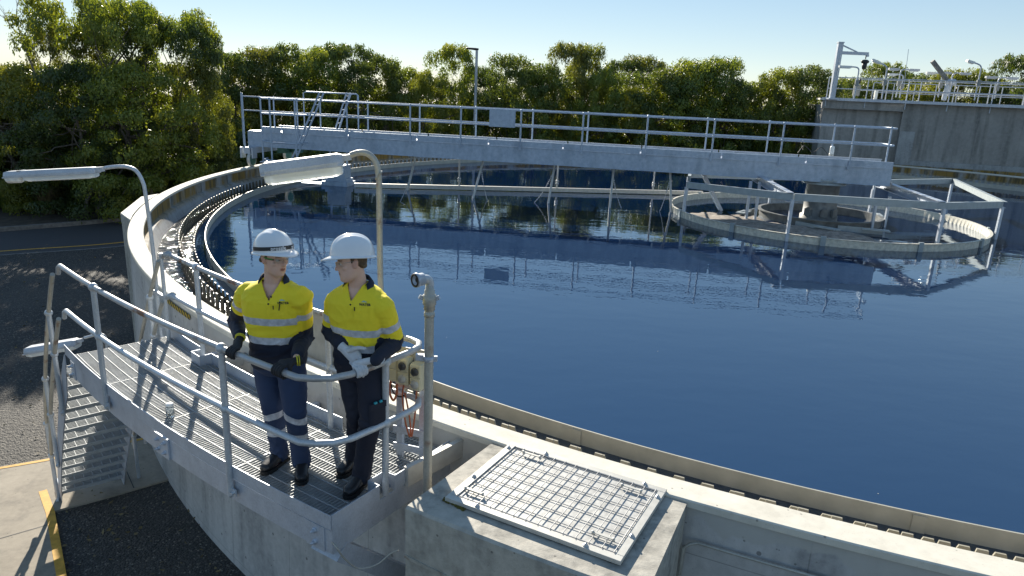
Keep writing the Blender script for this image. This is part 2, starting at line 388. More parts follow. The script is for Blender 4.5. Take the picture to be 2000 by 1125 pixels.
def strip(px, wd, z, name, mt, label=None):
    L = [Vector((*p.xy, 0)) for p in px]; return tag(ribbon(offset(L, -wd / 2), offset(L, wd / 2), z).build(name, mt), kind='structure')
strip([G(-560, 1094, GZ), G(0, 918, GZ), G(92, 902, GZ), G(190, 880, GZ), G(300, 856, GZ)], .07, GZ + .034, 'painted_line', M['yellow_paint'])
strip([G(84, 962, GZ), G(99, 1005, GZ), G(120, 1125, GZ), G(170, 1400, GZ)], .10, GZ + .034, 'painted_line', M['yellow_paint'])
strip([G(-400, 1170, GZ), G(0, 1056, GZ), G(104, 1026, GZ)], .012, GZ + .033, 'path_joint', M['black_rubber'])
strip([G(92, 965, GZ), G(104, 1000, GZ)], .012, GZ + .033, 'path_joint', M['black_rubber'])
strip([G(248, 925, GZ), G(262, 957, GZ)], .012, GZ + .033, 'path_joint', M['black_rubber'])
# ---------------------------------------------------------------- the round tank
tk = thing('clarifier_tank', (CX, CY, GZ), 'big round concrete settling tank with pale coping, full of dark water', 'tank')
o = MB(); o.arc([(17.60, CZ - .055), (17.80, CZ - .055), (17.81, -.1), (17.90, GZ - .1), (17.0, GZ - .1), (17.0, -1.2), (17.40, -.8), (17.40, -.19), (17.52, .07), (17.60, .09)], 0, 360, 360)
o.m = [1 if (i % 10) in (7, 8, 9) else 0 for i in range(len(o.m))]
o.build('wall', [M['wall_concrete'], M['inner_wall_concrete']], tk)
o = MB(); o.arc([(17.57, CZ - .055), (17.57, CZ - .008), (17.58, CZ), (17.81, CZ), (17.82, CZ - .008), (17.82, CZ - .055)], 0, 360, 360)
o.build('coping', M['coping_concrete'], tk)
for RT, zt, zb, wt in ((17.0, .115, -.10, 0), (16.74, -.035, -.15, 0)):
    te = MB(); NTH = int(2 * PI * RT / .237); te.arc([(RT - .01, -.6), (RT + .01, -.6), (RT + .01, zb), (RT - .01, zb)], 0, 360, 400)
    for i in range(NTH):
        a = 360 * i / NTH; da = .237 / RT * 180 / PI
        vs = [pol(R, a + da * t, z) for R in (RT - .008, RT + .008) for t, z in ((-.34, zb - .01), (-.15, zt), (.15, zt), (.34, zb - .01))]
        te.add(vs, [(0, 1, 2, 3), (7, 6, 5, 4), (0, 4, 5, 1), (1, 5, 6, 2), (2, 6, 7, 3)])
    te.build('weir_plate', M['weir_mossy'], tk)
o = MB(); o.arc([(16.525, -.5), (16.54, -.5), (16.54, .045), (16.525, .045)], 0, 360, 300)
for i in range(36): o.arc([(16.54, -.3), (16.55, -.3), (16.55, .03), (16.54, .03)], i * 10, i * 10 + .35, 1)
o.build('scum_baffle', M['baffle_sheet'], tk)
for i in range(36):
    o = MB(); o.bar(pol(16.53, i * 10 + 5, -.2), pol(16.74, i * 10 + 5, -.2), .04, .04)
    o.build('baffle_bracket', M['weir_plastic'], tk)
o = MB(); o.arc([(17.816, .275), (17.822, .275), (17.822, .335), (17.816, .335)], -138.9, -135.9, 8)
tag(o.build('hazard_tape', M['hazard_tape']), 'strip of black and yellow hazard tape on the tank wall below the coping', 'tape')
o = MB(); n = 200; vs = [Vector((CX, CY, WZ))] + [pol(16.735, 360 * i / n, WZ) for i in range(n)]
o.add(vs, [(0, i + 1, (i + 1) % n + 1) for i in range(n)]); tag(o.build('water', M['tank_water']), kind='structure')
o = MB(); vs = [pol(R, 360 * i / 360, -.185) for i in range(360) for R in (16.745, 17.43)]
o.add(vs, [(2 * i, 2 * i + 1, (2 * i + 3) % 720, (2 * i + 2) % 720) for i in range(360)]); tag(o.build('channel_water', M['launder_water']), kind='structure')
o = MB(); rf = random.Random(21)
for _ in range(22):
    a = rf.uniform(-180, 180); R = 16.4 * math.sqrt(rf.random()); p = pol(R, a, WZ + .004)
    if rf.random() < .5: p = pol(rf.uniform(14.5, 16.4), rf.uniform(-165, -95), WZ + .004)
    r_ = rf.uniform(.003, .007); o.add([p + Vector((math.cos(k) * r_ * rf.uniform(.6, 1.4), math.sin(k) * r_, 0)) for k in (0, 1.2, 2.5, 3.8, 5)], [(0, 1, 2, 3, 4)])
tag(o.build('floating_flecks', M['ring_plastic']), kind='stuff')
# block beside the tank
blk = thing('buttress', tuple(pol(18, -162, GZ)), 'square edged concrete buttress standing proud of the outside of the tank wall', 'buttress')
A_, B_ = G(236, 418, .40), G(276, 386, .40); C_ = pol(17.83, -167.2); D_ = pol(17.83, -156.2)
mid = [pol(17.84, a) for a in (-164, -160.5, -158)]
pl = [A_, B_, C_] + mid + [D_]
o = MB(); o.prism([p.xy for p in pl], GZ - .1, .22)
o.prism([(p + (p - pol(17.4, -162)) .normalized() * .012).xy for p in pl], .235, .40)
o.prism([p.xy for p in pl], .22, .235)
o.build('body', M['chamber_concrete'], blk)
o = MB(); o.prism([p.xy for p in pl], .401, .424); o.build('top_slab', M['coping_concrete'], blk)
# ---------------------------------------------------------------- concrete chamber with the hatch
chm = thing('chamber', tuple(pol(18.4, -118, GZ)), 'rough concrete chamber built against the tank wall under the steel hatch', 'chamber')
o = MB(); a0, a1 = -120.35, -115.3; R0, R1 = 17.825, 18.90; n = 12
o.arc([(R0, GZ - .1), (R1, GZ - .1), (R1, .385), (R1 - .02, .40), (R0, .40)], a0, a1, n)
o.build('body', M['chamber_concrete'], chm)
rr = random.Random(8); o = MB()
for k in range(26):
    t = k / 25; p = G(870, 975, .405).lerp(G(907, 994, .405), t) + Vector((rr.uniform(-.008, .008), rr.uniform(-.012, .008), 0)); o.ball(p, (rr.uniform(.012, .022), rr.uniform(.010, .02), .010), 7, 4)
tag(o.build('moss_patch', M['moss']), 'small cushion of olive moss at the corner of the steel hatch', 'moss')
ht = thing('hatch_cover', tuple(G(1100, 980, .40)), 'pale steel hatch cover with a raised bar grid, four handles and corner bolts', 'hatch cover')
q = [G(868, 976, .42), G(1000, 866, .42), G(1301, 960, .42), G(1214, 1102, .42)]
HX = ((q[2] - q[1]).normalized() + (q[3] - q[0]).normalized()).normalized(); HY = Vector((-HX.y, HX.x, 0)); HC = sum(q, Vector()) / 4
LX = ((q[2] - q[1]).length + (q[3] - q[0]).length) / 2; LY = ((q[1] - q[0]).length + (q[2] - q[3]).length) / 2
ax = (HX, HY, Vector((0, 0, 1))); W_ = .055
def hp(x, y, z): return Vector((HC.x, HC.y, 0)) + HX * (x * LX / 2) + HY * (y * LY / 2) + Vector((0, 0, z))
o = MB()
for s in (-1, 1):
    o.box(hp(0, s, .424) - HY * s * W_ / 2, (LX, W_, .030), ax); o.box(hp(s, 0, .424) - HX * s * W_ / 2, (W_, LY - 2 * W_, .030), ax)
o.build('frame', M['frame_steel'], ht, .002)
o = MB(); o.box(hp(0, 0, .426), (LX - 2 * W_ - .004, LY - 2 * W_ - .004, .006), ax); o.build('plate', M['checker_plate'], ht)
o = MB(); nx, ny = 13, 8; ix = LX - 2 * W_; iy = LY - 2 * W_
for i in range(1, nx):
    p = HX * (ix * (i / nx - .5)); o.tube([hp(0, 0, .444) + p - HY * iy / 2, hp(0, 0, .444) + p + HY * iy / 2], .003, 6)
for j in range(1, ny):
    p = HY * (iy * (j / ny - .5)); o.tube([hp(0, 0, .438) + p - HX * ix / 2, hp(0, 0, .438) + p + HX * ix / 2], .003, 6)
for s in (-1, 1):
    o.tube([hp(0, 0, .438) + HY * s * (iy / 2 - .008) - HX * ix / 2, hp(0, 0, .438) + HY * s * (iy / 2 - .008) + HX * ix / 2], .004, 6)
    o.tube([hp(0, 0, .444) + HX * s * (ix / 2 - .008) - HY * iy / 2, hp(0, 0, .444) + HX * s * (ix / 2 - .008) + HY * iy / 2], .004, 6)
o.build('bar_grid', M['bar_steel'], ht)
for sx, sy in ((-.62, .74), (-.78, -.68), (.66, .68), (.72, -.66)):
    o = MB(); p = hp(sx, sy, .456); o.box(p, (.14, .020, .006), ax)
    for s in (-1, 1): o.lathe([(0, .008), (.009, .008), (.009, -.014), (0, -.014)], p + HX * s * .07, 8)
    o.build('handle', M['frame_steel'], ht)
for sx, sy in ((-1, .78), (-1, -.3), (1, .70), (1, -.42), (-.62, -1), (.62, -1), (-.5, 1), (.75, 1)):
    p = hp(sx, sy, .438) - HX * (W_ / 2 * (sx if abs(sx) == 1 else 0)) - HY * (W_ / 2 * (sy if abs(sy) == 1 else 0))
    o = MB(); o.lathe([(0, .006), (.018, .006), (.018, 0)], p, 12); o.lathe([(0, .018), (.010, .018), (.010, .006)], p, 6)
    o.build('bolt', M['bolt_steel'], ht)
# conduit on the outer wall and chamber face
def arcpts(R, z, a0, a1, n): return [pol(R, a0 + (a1 - a0) * i / n, z(i / n) if callable(z) else z) for i in range(n + 1)]
o = MB(); o.tube(arcpts(17.85, lambda t: .13 - .03 * min(1, t * 0), -114.95, -104, 30), .011, 8)
o.tube([pol(17.85, -114.95, .13), pol(17.87, -115.1, .12), pol(17.89, -115.22, .09), pol(17.9, -115.25, -.3), pol(17.9, -115.25, -1.2)], .011, 8)
tag(o.build('conduit', M['old_pipe']), 'thin grey conduit clipped along the outer tank wall right of the chamber', 'conduit')
for a, wh in ((-112.3, 'nearer the chamber'), (-109.5, 'farther from the chamber')):
    o = MB(); o.box(pol(17.866, a, .12), (.05, .012, .04), (pol(1, a + 90) - Vector((CX, CY, 0)), pol(1, a) - Vector((CX, CY, 0)), Vector((0, 0, 1))))
    tag(o.build('conduit_clip', M['bolt_steel']), 'small metal clip on the wall conduit, the one ' + wh, 'clip')
o = MB(); pts = [G(641, 1052, .05), D(655, 1066, 4.02), D(672, 1090, 4.03), D(700, 1110, 4.06), D(735, 1103, 4.1), D(762, 1082, 4.12), D(778, 1075, 4.1)]
o.tube(smooth3(pts), .006, 6)
tag(o.build('earth_cable', M['old_pipe']), 'thin brown earth cable sagging from the platform corner to the chamber', 'cable')
o = MB(); aa = [(-120.36, .02), (-120.2, .015), (-119, -.0), (-118.2, -.012), (-117.6, -.07), (-116.6, -.16), (-115.6, -.22)]
o2 = [pol(18.905, a, z) for a, z in aa]
for p, q_ in zip(o2, o2[1:]): o.bar(p, q_, .010, .024)
tag(o.build('steel_strap', M['old_pipe']), 'flat brown steel strap bolted across the face of the concrete chamber', 'strap')
Z = Vector((0, 0, 1))
def rv(a): return Vector((math.cos(rad(a)), math.sin(rad(a)), 0))      # outward from the tank centre
def tv(a): return Vector((-math.sin(rad(a)), math.cos(rad(a)), 0))
A0, A1 = -135.0, -121.75; RI, RO = 18.14, 19.15
plt = thing('access_platform', tuple(pol(18.6, -128, DZ)), 'curved galvanised steel walkway with grating deck and handrails beside the tank', 'walkway')
def grating(o, R0, R1, a0, a1, z, pitch=.031, bt=.0045, bh=.028, rod=.1):
    n = int((a1 - a0) * PI / 180 * (R0 + R1) / 2 / pitch)
    for i in range(n + 1):
        a = a0 + (a1 - a0) * i / n; o.bar(pol(R0, a, z - bh / 2), pol(R1, a, z - bh / 2), bt, bh)
    k = int((R1 - R0) / rod); seg = max(2, int((a1 - a0) / .8))
    for j in range(k + 1):
        R = R0 + (R1 - R0) * (j + .5) / (k + 1)
        for i in range(seg):
            b0 = a0 + (a1 - a0) * i / seg; b1 = a0 + (a1 - a0) * (i + 1) / seg; o.bar(pol(R, b0, z + .001), pol(R, b1, z + .001), .006, .008)
o = MB(); splits = [A0, -131.9, -128.5, -125.1, A1]
for a, b in zip(splits, splits[1:]):
    grating(o, RI + .01, RO - .01, a + .02, b - .02, DZ)
    for e in (a + .02, b - .02): o.bar(pol(RI + .01, e, DZ - .014), pol(RO - .01, e, DZ - .014), .006, .030)
grating(o, 17.86, RI - .02, -124.6, A1 - .05, DZ)
o.build('grating', M['grating_steel'], plt)
o = MB()
def channel(o, R, a0, a1, n, z0, z1, s):
    o.arc([(R, z0), (R + s * .007, z0), (R + s * .007, z1), (R, z1)], a0, a1, n)
    o.arc([(R - s * .06, z0), (R, z0), (R, z0 + .008), (R - s * .06, z0 + .008)], a0, a1, n)
    o.arc([(R - s * .06, z1 - .008), (R, z1 - .008), (R, z1), (R - s * .06, z1)], a0, a1, n)
channel(o, RO + .004, A0, A1 + .12, 28, .005, .185, 1); channel(o, RI - .004, A0, -124.7, 24, .005, .185, -1)
o.bar(pol(RI, A0, .095), pol(RO, A0, .095), .007, .18)
for a in (A1 + .12,): o.bar(pol(17.84, a, .095), pol(RO + .012, a, .095), .007, .18)
for a in (-133, -130, -127, -124.3): o.bar(pol(17.82, a, .08), pol(RO, a, .08), .06, .12)
o.build('frame_channel', M['galvanised_steel'], plt)
o = MB(); o.arc([(RO + .020, .205), (RO + .026, .205), (RO + .026, .315), (RO + .020, .315)], A0 - .35, A1 + .14, 28)
e = A1 + .14
o.bar(pol(18.70, e, .253), pol(RO + .016, e, .253), .006, .125); o.bar(pol(17.86, e, .253), pol(18.53, e, .253), .006, .125)
for R in (18.70, 18.53): o.bar(pol(R, e, .253), pol(R, e - .30, .253), .125, .006, rv(e)) if 0 else o.box(pol(R, e - .17, .253), (.006, .11, .125), (rv(e), tv(e), Z))
o.box(pol(18.615, e - .33, .253), (.17, .006, .125), (rv(e), tv(e), Z))
o.build('toe_board', M['galvanised_steel'], plt)
o = MB(); 
def inner_toe(a0, a1): o.arc([(RI - .012, .192), (RI - .006, .192), (RI - .006, .325), (RI - .012, .325)], a0, a1, 8)
inner_toe(A0, -132.15); inner_toe(-131.55, -124.7)
for a in (-132.15, -131.55): o.box(pol(RI + .055, a, .258), (.13, .006, .135), (rv(a), tv(a), Z))
o.box(pol(RI + .12, -131.85, .258), (.006, .20, .135), (rv(-131.85), tv(-131.85), Z))
o.build('toe_board', M['galvanised_steel'], plt)
# splice plates with bolts
for a, zs in ((-128.0, (.05, .14)), (-134.65, (.05, .14)), (A1 + .0, (.05, .14))):
    o = MB()
    pa_, pb_ = (a - .34, a + .34) if a == -128.0 else (a - .62, a - .08) if a > -122 else (a - .2, a + .2); o.arc([(RO + .012, .0), (RO + .019 + .01 * (a == -128.0), .0), (RO + .019 + .01 * (a == -128.0), .19), (RO + .012, .19)], pa_, pb_, 2)
    for z in zs:
        for da in ((-.17, .17) if a == -128.0 else (0,)):
            c = pol(RO + .02, a + da - (.35 if a > -122 else 0), z); X = (tv(a), Z, rv(a))
            o.lathe([(0, .012), (.020, .012), (.020, 0)], c, 12, X); o.lathe([(0, .028), (.014, .028), (.014, .010)], c, 6, X, smooth=False); o.lathe([(0, .042), (.008, .042), (.008, .02)], c, 8, X)
    o.build('splice_plate', M['galvanised_steel'], plt)
o = MB()
for a in (A1 - .25,):
    p0 = pol(19.08, a, -.02); p1 = pol(17.88, a, -1.15); o.bar(p0, p1, .26, .14, tv(a).cross((p1 - p0).normalized()))
for a in (-126, -130.5): o.bar(pol(19.05, a, -.03), pol(17.88, a, -.8), .10, .10)
o.build('strut', M['galvanised_steel'], plt)
# handrails
def rail_path(z, Rw):
    pts = [pol(19.18, -134.15 + (11.75) * i / 26, z) for i in range(27)]
    c = [pol(19.13, -122.12, z), pol(19.05, -121.85, z), pol(18.93, -121.70, z), pol(18.75, -121.64, z), pol(18.55, -121.60, z), pol(18.38, -121.58, z), pol(18.26, -121.62, z), pol(18.19, -121.80, z), pol(18.17, -122.1, z)]
    c += [pol(18.18, -122.6 - (134.0 - 122.6) * i / 22, z) for i in range(23)]
    return pts, c
def inner_end(z): return [pol(18.185, -134.0, z), pol(18.19, -134.3, z - .012), pol(18.195, -134.5, z - .06)]
for z, mt, nm in ((1.25, 'rusty_rail', 'handrail'), (.78, 'rail_steel', 'mid_rail')):
    a, c = rail_path(z, 0); o = MB()
    st = [pol(19.185, -134.60, z - .10), pol(19.185, -134.48, z - .03), pol(19.18, -134.33, z - .003)]
    o.tube(st + a + c + inner_end(z), .0235, 12); o.build(nm, M[mt], plt)
def post(parent, foot, top, mid=None, r=.025, lug=None, name='post'):
    o = MB(); foot = Vector(foot); top = Vector(top); o.tube([foot, top], r, 12)
    o.ball(top, .041, 12, 8)
    if mid is not None: o.ball(mid, .039, 12, 8)
    if lug is not None:
        X = (tv(lug), Z, rv(lug)); c = foot + Z * .035 + tv(lug) * .035
        o.box(c, (.07, .055, .012), X); o.lathe([(0, .030), (.012, .030), (.012, .005)], c + tv(lug) * .012, 6, X, smooth=False)
        o.ball(foot, r, 12, 6)
    return o.build(name, M['rail_steel'], parent)
for a in (-131.35, -124.85): post(plt, pol(19.19, a, .07), pol(19.18, a, 1.25), pol(19.18, a, .78), lug=a)
post(plt, pol(18.615, A1 + .08, .19), pol(18.62, -121.62, 1.25), pol(18.62, -121.62, .78))
for a in (-131.85, -125.0): post(plt, pol(18.18, a, .19), pol(18.18, a, 1.25), pol(18.18, a, .78))
o = MB(); o.arc([(18.12, .70), (18.13, .70), (18.13, 1.22), (18.12, 1.22)], -127.0, -124.9, 6); o.build('guard_panel', M['frame_steel'], plt)
# bracket beam between platform end and wall, and one behind the deck
o = MB(); p0 = G(842, 905, .25); p1 = G(930, 858, .25); o.bar(p0 - (p1 - p0) * .5, p1, .045, .16); o.bar(p1 - (p1 - p0).normalized() * .02, p1, .16, .2)
o.build('bracket_beam', M['frame_steel'], plt)
o = MB(); o.bar(pol(17.83, -131.2, .22), pol(18.12, -131.5, .22), .07, .12); o.bar(pol(17.84, -131.4, .2), pol(17.84, -130.6, .2), .05, .14)
o.build('bracket_beam', M['frame_steel'], plt)
# ---------------------------------------------------------------- stair
S0, S1 = -135.05, -141.95; NS = 14
st = thing('stair', tuple(pol(18.8, -141, GZ + .03)), 'steep galvanised stair with open grating treads down from the walkway', 'stair')
def sz(t): return DZ + (GZ + .03 - DZ) * t
for R, nm in ((19.20, 'stringer'), (18.44, 'stringer')):
    o = MB(); n = 16; vs = []
    for i in range(n + 1):
        t = i / n; a = S0 + (S1 - S0) * t; z = sz(t)
        lo, hi = (-.34, .04) if 0 < i < n else ((-.10, .02) if i == 0 else (-.03, .22))
        for rr_ in (R - .005, R + .005): vs += [pol(rr_, a, z + lo), pol(rr_, a, z + hi)]
    fs = []
    for i in range(n):
        b = i * 4; fs += [(b, b + 4, b + 5, b + 1), (b + 2, b + 3, b + 7, b + 6), (b + 1, b + 5, b + 7, b + 3), (b, b + 2, b + 6, b + 4)]
    o.add(vs, fs); o.add([vs[i] for i in (0, 1, 3, 2)], [(0, 1, 2, 3)]); o.box(pol(R, S1, GZ + .045), (.08, .16, .02), (rv(S1), tv(S1), Z))
    o.build(nm, M['galvanised_steel'], st)
for k in range(1, NS):
    t = k / NS; a = S0 + (S1 - S0) * (t - .5 / NS); z = sz(t); o = MB(); r0, r1 = 18.455, 19.19; d = .262
    X = tv(a); Y = rv(a); o0 = pol(18.822, a, z)
    for j in range(8): o.box(o0 + X * d * (j / 7 - .5) - Z * .012, (.0045 if 0 < j < 7 else .008, r1 - r0, .024 if 0 < j < 7 else .042), (X, Y, Z))
    for j in range(7): o.box(o0 + Y * (r1 - r0) * ((j + .5) / 7 - .5), (d, .0055, .006), (X, Y, Z))
    o.build('tread', M['grating_steel'], st)
def strail(R, h, a0=None):
    pts = []
    for i in range(15):
        t = i / 14; a = -134.6 + (-141.95 + 134.6) * t; pts.append(pol(R, a, DZ + h - .10 + (GZ - DZ - .0) * t * .985))
    return pts
for R in (19.235, 18.23):
    for h, nm in ((1.03, 'handrail'), (.56, 'mid_rail')):
        pts = strail(R, h); o = MB()
        if h > 1: pts = pts + [pts[-1] - Z * .25 + tv(S1) * .02, pts[-1] - Z * .5 + tv(S1) * .10]
        o.tube(pts, .0225, 12); o.build(nm, M['old_pipe'], st)
    for a, dz in ((-136.0, 0), (-138.9, 0), (-141.4, 0)):
        t = (-134.6 - a) / 7.35; zt = DZ + 1.03 - .10 + (GZ - DZ) * t * .985
        post(st, pol(R, a, zt - 1.18), pol(R, a, zt), pol(R, a, zt - .47), lug=a if R > 19 else None)
# ---------------------------------------------------------------- strip lights
def strip_lamp(name, label, pole, a, b, wd, ht_, base, cap=False, group=None, mast=.021, open_=.0):
    """pole: points of the bent pipe; a, b: housing ends (b at the pipe)"""
    t = thing(name, tuple(base), label, 'lamp', group)
    o = MB(); o.tube(smooth3(pole, 8), mast, 12); o.build('pole', M['rail_steel' if mast < .022 else 'old_pipe'], t)
    a = Vector(a); b = Vector(b); X = (b - a).normalized(); Y = Z.cross(X).normalized(); U = X.cross(Y); L = (b - a).length
    def sec(w0, z): return [(-w0 / 2, z), (w0 / 2, z)]
    prof = [(-wd * .5, 0), (-wd * .5, ht_ * .18), (-wd * .30, ht_ * .55), (wd * .30, ht_ * .55), (wd * .5, ht_ * .18), (wd * .5, 0)]
    o = MB(); vs = []
    for x, s in ((0, .62), (.045, 1), (L - .045, 1), (L, .62)): vs += [a + X * x + Y * (p * s) + U * (q_ * (s * .4 + .6)) for p, q_ in prof]
    k = 6; fs = [(i * k + j, i * k + (j + 1) % k, (i + 1) * k + (j + 1) % k, (i + 1) * k + j) for i in range(3) for j in range(k)] + [list(range(k))[::-1], [3 * k + j for j in range(k)]]
    o.add(vs, fs); o.bar(a + X * .01 + U * .0, b - X * .01 + U * .0, wd * 1.06, .012); o.bar(b - X * .02 + U * ht_ * .3, b + X * .07 + U * ht_ * .3, .05, .05)
    o.build('housing', M['lamp_housing'], t)
    prof = [(-wd * .46, -.006), (-wd * .40, -ht_ * .40), (-wd * .25, -ht_ * .50), (wd * .25, -ht_ * .50), (wd * .40, -ht_ * .40), (wd * .46, -.006)]
    o = MB(); vs = []; x0 = .22 if cap else .03
    for x, s in ((x0, .9), (x0 + .05, 1), (L - .07, 1), (L - .02, .9)): vs += [a + X * x + Y * (p * s) + U * (q_ * (1 if s == 1 else .8)) for p, q_ in prof]
    o.add(vs, fs); o.build('diffuser', M['lamp_diffuser'], t)
    o = MB()
    for s in (-1, 1): o.tube([a + X * (x0 + .07) + Y * s * wd * .2 - U * ht_ * .18, b - X * .1 + Y * s * wd * .2 - U * ht_ * .18], .013, 8)
    o.build('tube', M['white_enamel'], t)
    if cap:
        o = MB(); o.loft([(a + X * .01 - U * .01, Y, U, wd * .35, .03), (a + X * .03 - U * .02, Y, U, wd * .48, .05), (a + X * .16 - U * .02, Y, U, wd * .48, .05), (a + X * .185 - U * .01, Y, U, wd * .36, .03)], 12); o.build('emergency_pack', M['white_enamel'], t)
        o = MB(); o.bar(a + X * .17 + U * (ht_ * .56), a + X * .20 + U * (ht_ * .56), wd * .8, .006); o.build('clip', M['bolt_steel'], t)
    return t
Yp = 7.667; bs = pol(18.2, -134.95, .0)
pb = D(309, 645, Yp)
strip_lamp('strip_light', 'long strip light with round end pack on a bent pipe above the stair head', [D(318, 655, Yp) - Z * .3, D(309, 600, Yp), D(300, 500, Yp), D(285, 385, Yp), D(279, 356, Yp), D(266, 334, Yp), D(248, 326, Yp), D(225, 325.5, Yp), D(206, 328, Yp)],
           D(12, 346, Yp), D(191, 337, Yp), .15, .115, D(318, 655, Yp) - Z * .3, cap=True)
o = MB(); e = pol(18.2, -134.62, .19); o.tube([e, e + Z * 1.04], .021, 10)
pa = D(309, 600, Yp)
for z in (.34, .72): 
    c = Vector((e.x, e.y, z)); p = Vector((pb.x, pb.y, z)); o.bar(c, p, .03, .04)
tag(o.build('post', M['rail_steel'], plt))
Ym = 6.05
strip_lamp('strip_light', 'wide clear twin tube strip light on a bent pipe rising behind the right worker', [D(749, 690, Ym), D(743, 541, Ym), D(740.5, 365, Ym), D(739, 340, Ym), D(733, 315, Ym), D(719, 301, Ym), D(703, 298, Ym), D(685, 303, Ym)],
           D(511, 342, Ym - .12), D(672, 321, Ym), .20, .18, D(749, 690, Ym), mast=.026)
pl_ = thing  # lower lamp stands on the ground behind the stair
Yl = 9.3
strip_lamp('strip_light', 'small clear strip light low beside the stair, seen against the gravel', [Vector((*D(213, 700, Yl).xy, GZ)), D(209, 720, Yl), D(209, 680, Yl), D(207, 662, Yl), D(200, 654, Yl), D(188, 654, Yl), D(165, 660, Yl)],
           D(53, 688, Yl), D(154, 671, Yl), .22, .14, (*D(213, 700, Yl).xy, GZ), mast=.02)
# ---------------------------------------------------------------- standpipe with coupling
sp0 = Vector((-.565, 4.60, 0)); k = sp0
spt = thing('standpipe', (k.x, k.y, .0), 'upright water pipe with brass valve and open hose coupling on top', 'standpipe')
hz = lambda py: D(835, py, k.y).z
o = MB(); o.tube([k + Z * (-1.1), k + Z * hz(610)], .033, 16); o.build('pipe', M['old_pipe'], spt)
o = MB(); z1, z2 = hz(618), hz(545); H = z2 - z1
o.lathe([(0, 0), (.038, 0), (.038, .03), (.035, .032), (.030, .05), (.040, .05), (.040, .085), (.0475, .09), (.0475, .155), (.040, .16), (.036, .165), (.036, .19), (.030, .195), (.030, .225), (0, .225)], k + Z * z1, 16)
o.build('valve_body', M['old_pipe'], spt)
o = MB(); 
for s in (-1, 1): o = MB(); o.bar(k + Z * (z1 + .13) + Vector((s * .045, 0, 0)), k + Z * (z1 + .145) + Vector((s * .070, -.01, 0)), .02, .03); o.build('cam_lever', M['galvanised_steel'], spt)
e0 = k + Z * (z1 + .215); dr = Vector((-.75, -.66, 0)).normalized()
o = MB(); o.tube(smooth3([e0, e0 + Z * .03, e0 + Z * .055 + dr * .02, e0 + Z * .062 + dr * .055]), .030, 14); o.build('elbow', M['rail_steel'], spt)
ca = e0 + Z * .062 + dr * .05; axx = (Vector((-dr.y, dr.x, 0)), Z, dr)
o = MB(); o.lathe([(.030, 0), (.043, .005), (.043, .045), (.050, .05), (.050, .068), (.034, .068), (.030, .05), (.020, .045), (.0, .045)], ca, 20, axx); o.build('coupling', M['galvanised_steel'], spt)
o = MB(); o.lathe([(.044, .069), (.048, .074), (.036, .076), (.034, .069)], ca, 20, axx); o.lathe([(0, .05), (.018, .055), (.022, .046)], ca, 14, axx); o.build('gasket', M['black_rubber'], spt)
zc = hz(700); o = MB(); o.lathe([(.033, -.02), (.038, -.02), (.038, .02), (.033, .02)], k + Z * zc, 18); o.box(k + Z * zc + Vector((-.06, .02, 0)), (.07, .035, .045)); o.box(k + Z * zc + Vector((.045, -.0, 0)), (.03, .02, .04)); o.build('pipe_clamp', M['galvanised_steel'], spt)
# ---------------------------------------------------------------- socket outlets on their frame
ob_ = Vector((-.80, 5.02, 0)); out = thing('outlet_stand', (ob_.x, ob_.y, DZ), 'galvanised post frame carrying cream weatherproof sockets beside the standpipe', 'socket stand')
Yo = 4.98
def bd(x, z0): return D(x, z0, Yo)
FX = Vector((.94, -.30, 0)).normalized(); FY = Vector((-.30, -.94, 0)); FY.normalize(); fa = (FX, FY, Z)
oz = lambda py: D(790, py, Yo).z
zt, zb_ = oz(690), oz(770)
cx = Vector((*D(793, 730, Yo).xy, 0))
o = MB(); o.box(cx + FX * .03 - FY * .07 + Z * ((zt + zb_) / 2 + .02), (.31, .012, .34), fa); o.build('back_plate', M['frame_steel'], out)
o = MB()
for x in (-.10, .10): o.box(cx + FX * x - FY * .10 + Z * (.16 + .45), (.05, .04, .95), fa)
for z in (.45, .30): o.box(cx - FY * .075 + Z * z, (.30, .01, .06), fa)
o.build('post', M['galvanised_steel'], out)
for i, (x, dz) in enumerate(((-.105, .045), (-.008, .030), (.098, .0))):
    c = cx + FX * x + Z * ((zt + zb_) / 2 + dz - .0); o = MB()
    o.box(c, (.094, .085, .215), fa); 
    for sg in (-1, 1): o.box(c + FY * .0445 + Z * sg * .052, (.088, .012, .098), fa)
    so = o.build('socket', M['cream_plastic'], out, .006)
    if i:
        o = MB(); X = (FX, Z, FY); o.lathe([(0, .018), (.026, .018), (.030, .004), (.034, 0)], c + FY * .05 + Z * .052, 20, X); o.box(c + FY * .072 + Z * .052, (.012, .012, .05), fa); o.build('switch_knob', M['dark_knob'], so)
        o = MB(); o.lathe([(0, .014), (.030, .014), (.034, .002), (.034, 0)], c + FY * .05 - Z * .052, 20, X); o.ball(c + FY * .064 - Z * .05, (.006, .006, .006)); o.build('socket_cap', M['old_pipe'] if 0 else M['frame_steel'], so)
def cable(name, label, pts, r, mt): 
    o = MB(); o.tube(smooth3(pts, 8), r, 8); return tag(o.build(name, M[mt]), label, 'cable')
zs = (zt + zb_) / 2 - .09
q0 = cx + FY * .02
cable('power_cable', 'orange cable looping down from the middle cream socket to the deck', [q0 - FX * .01 + Z * zs, q0 - FX * .02 + Z * (zs - .10), q0 + FX * .0 + Z * (zs - .28), q0 + FX * .04 + Z * (zs - .42), q0 + FX * .05 + Z * (zs - .35), q0 + FX * .03 + Z * (zs - .2), q0 - FX * .0 + Z * (zs - .06)], .007, 'orange_cable')
cable('power_cable', 'orange cable hanging straight from the rightmost cream socket', [q0 + FX * .10 + Z * (zs - .02), q0 + FX * .09 + Z * (zs - .2), q0 + FX * .07 + Z * (zs - .36), q0 + FX * .06 + Z * (zs - .42)], .007, 'orange_cable')
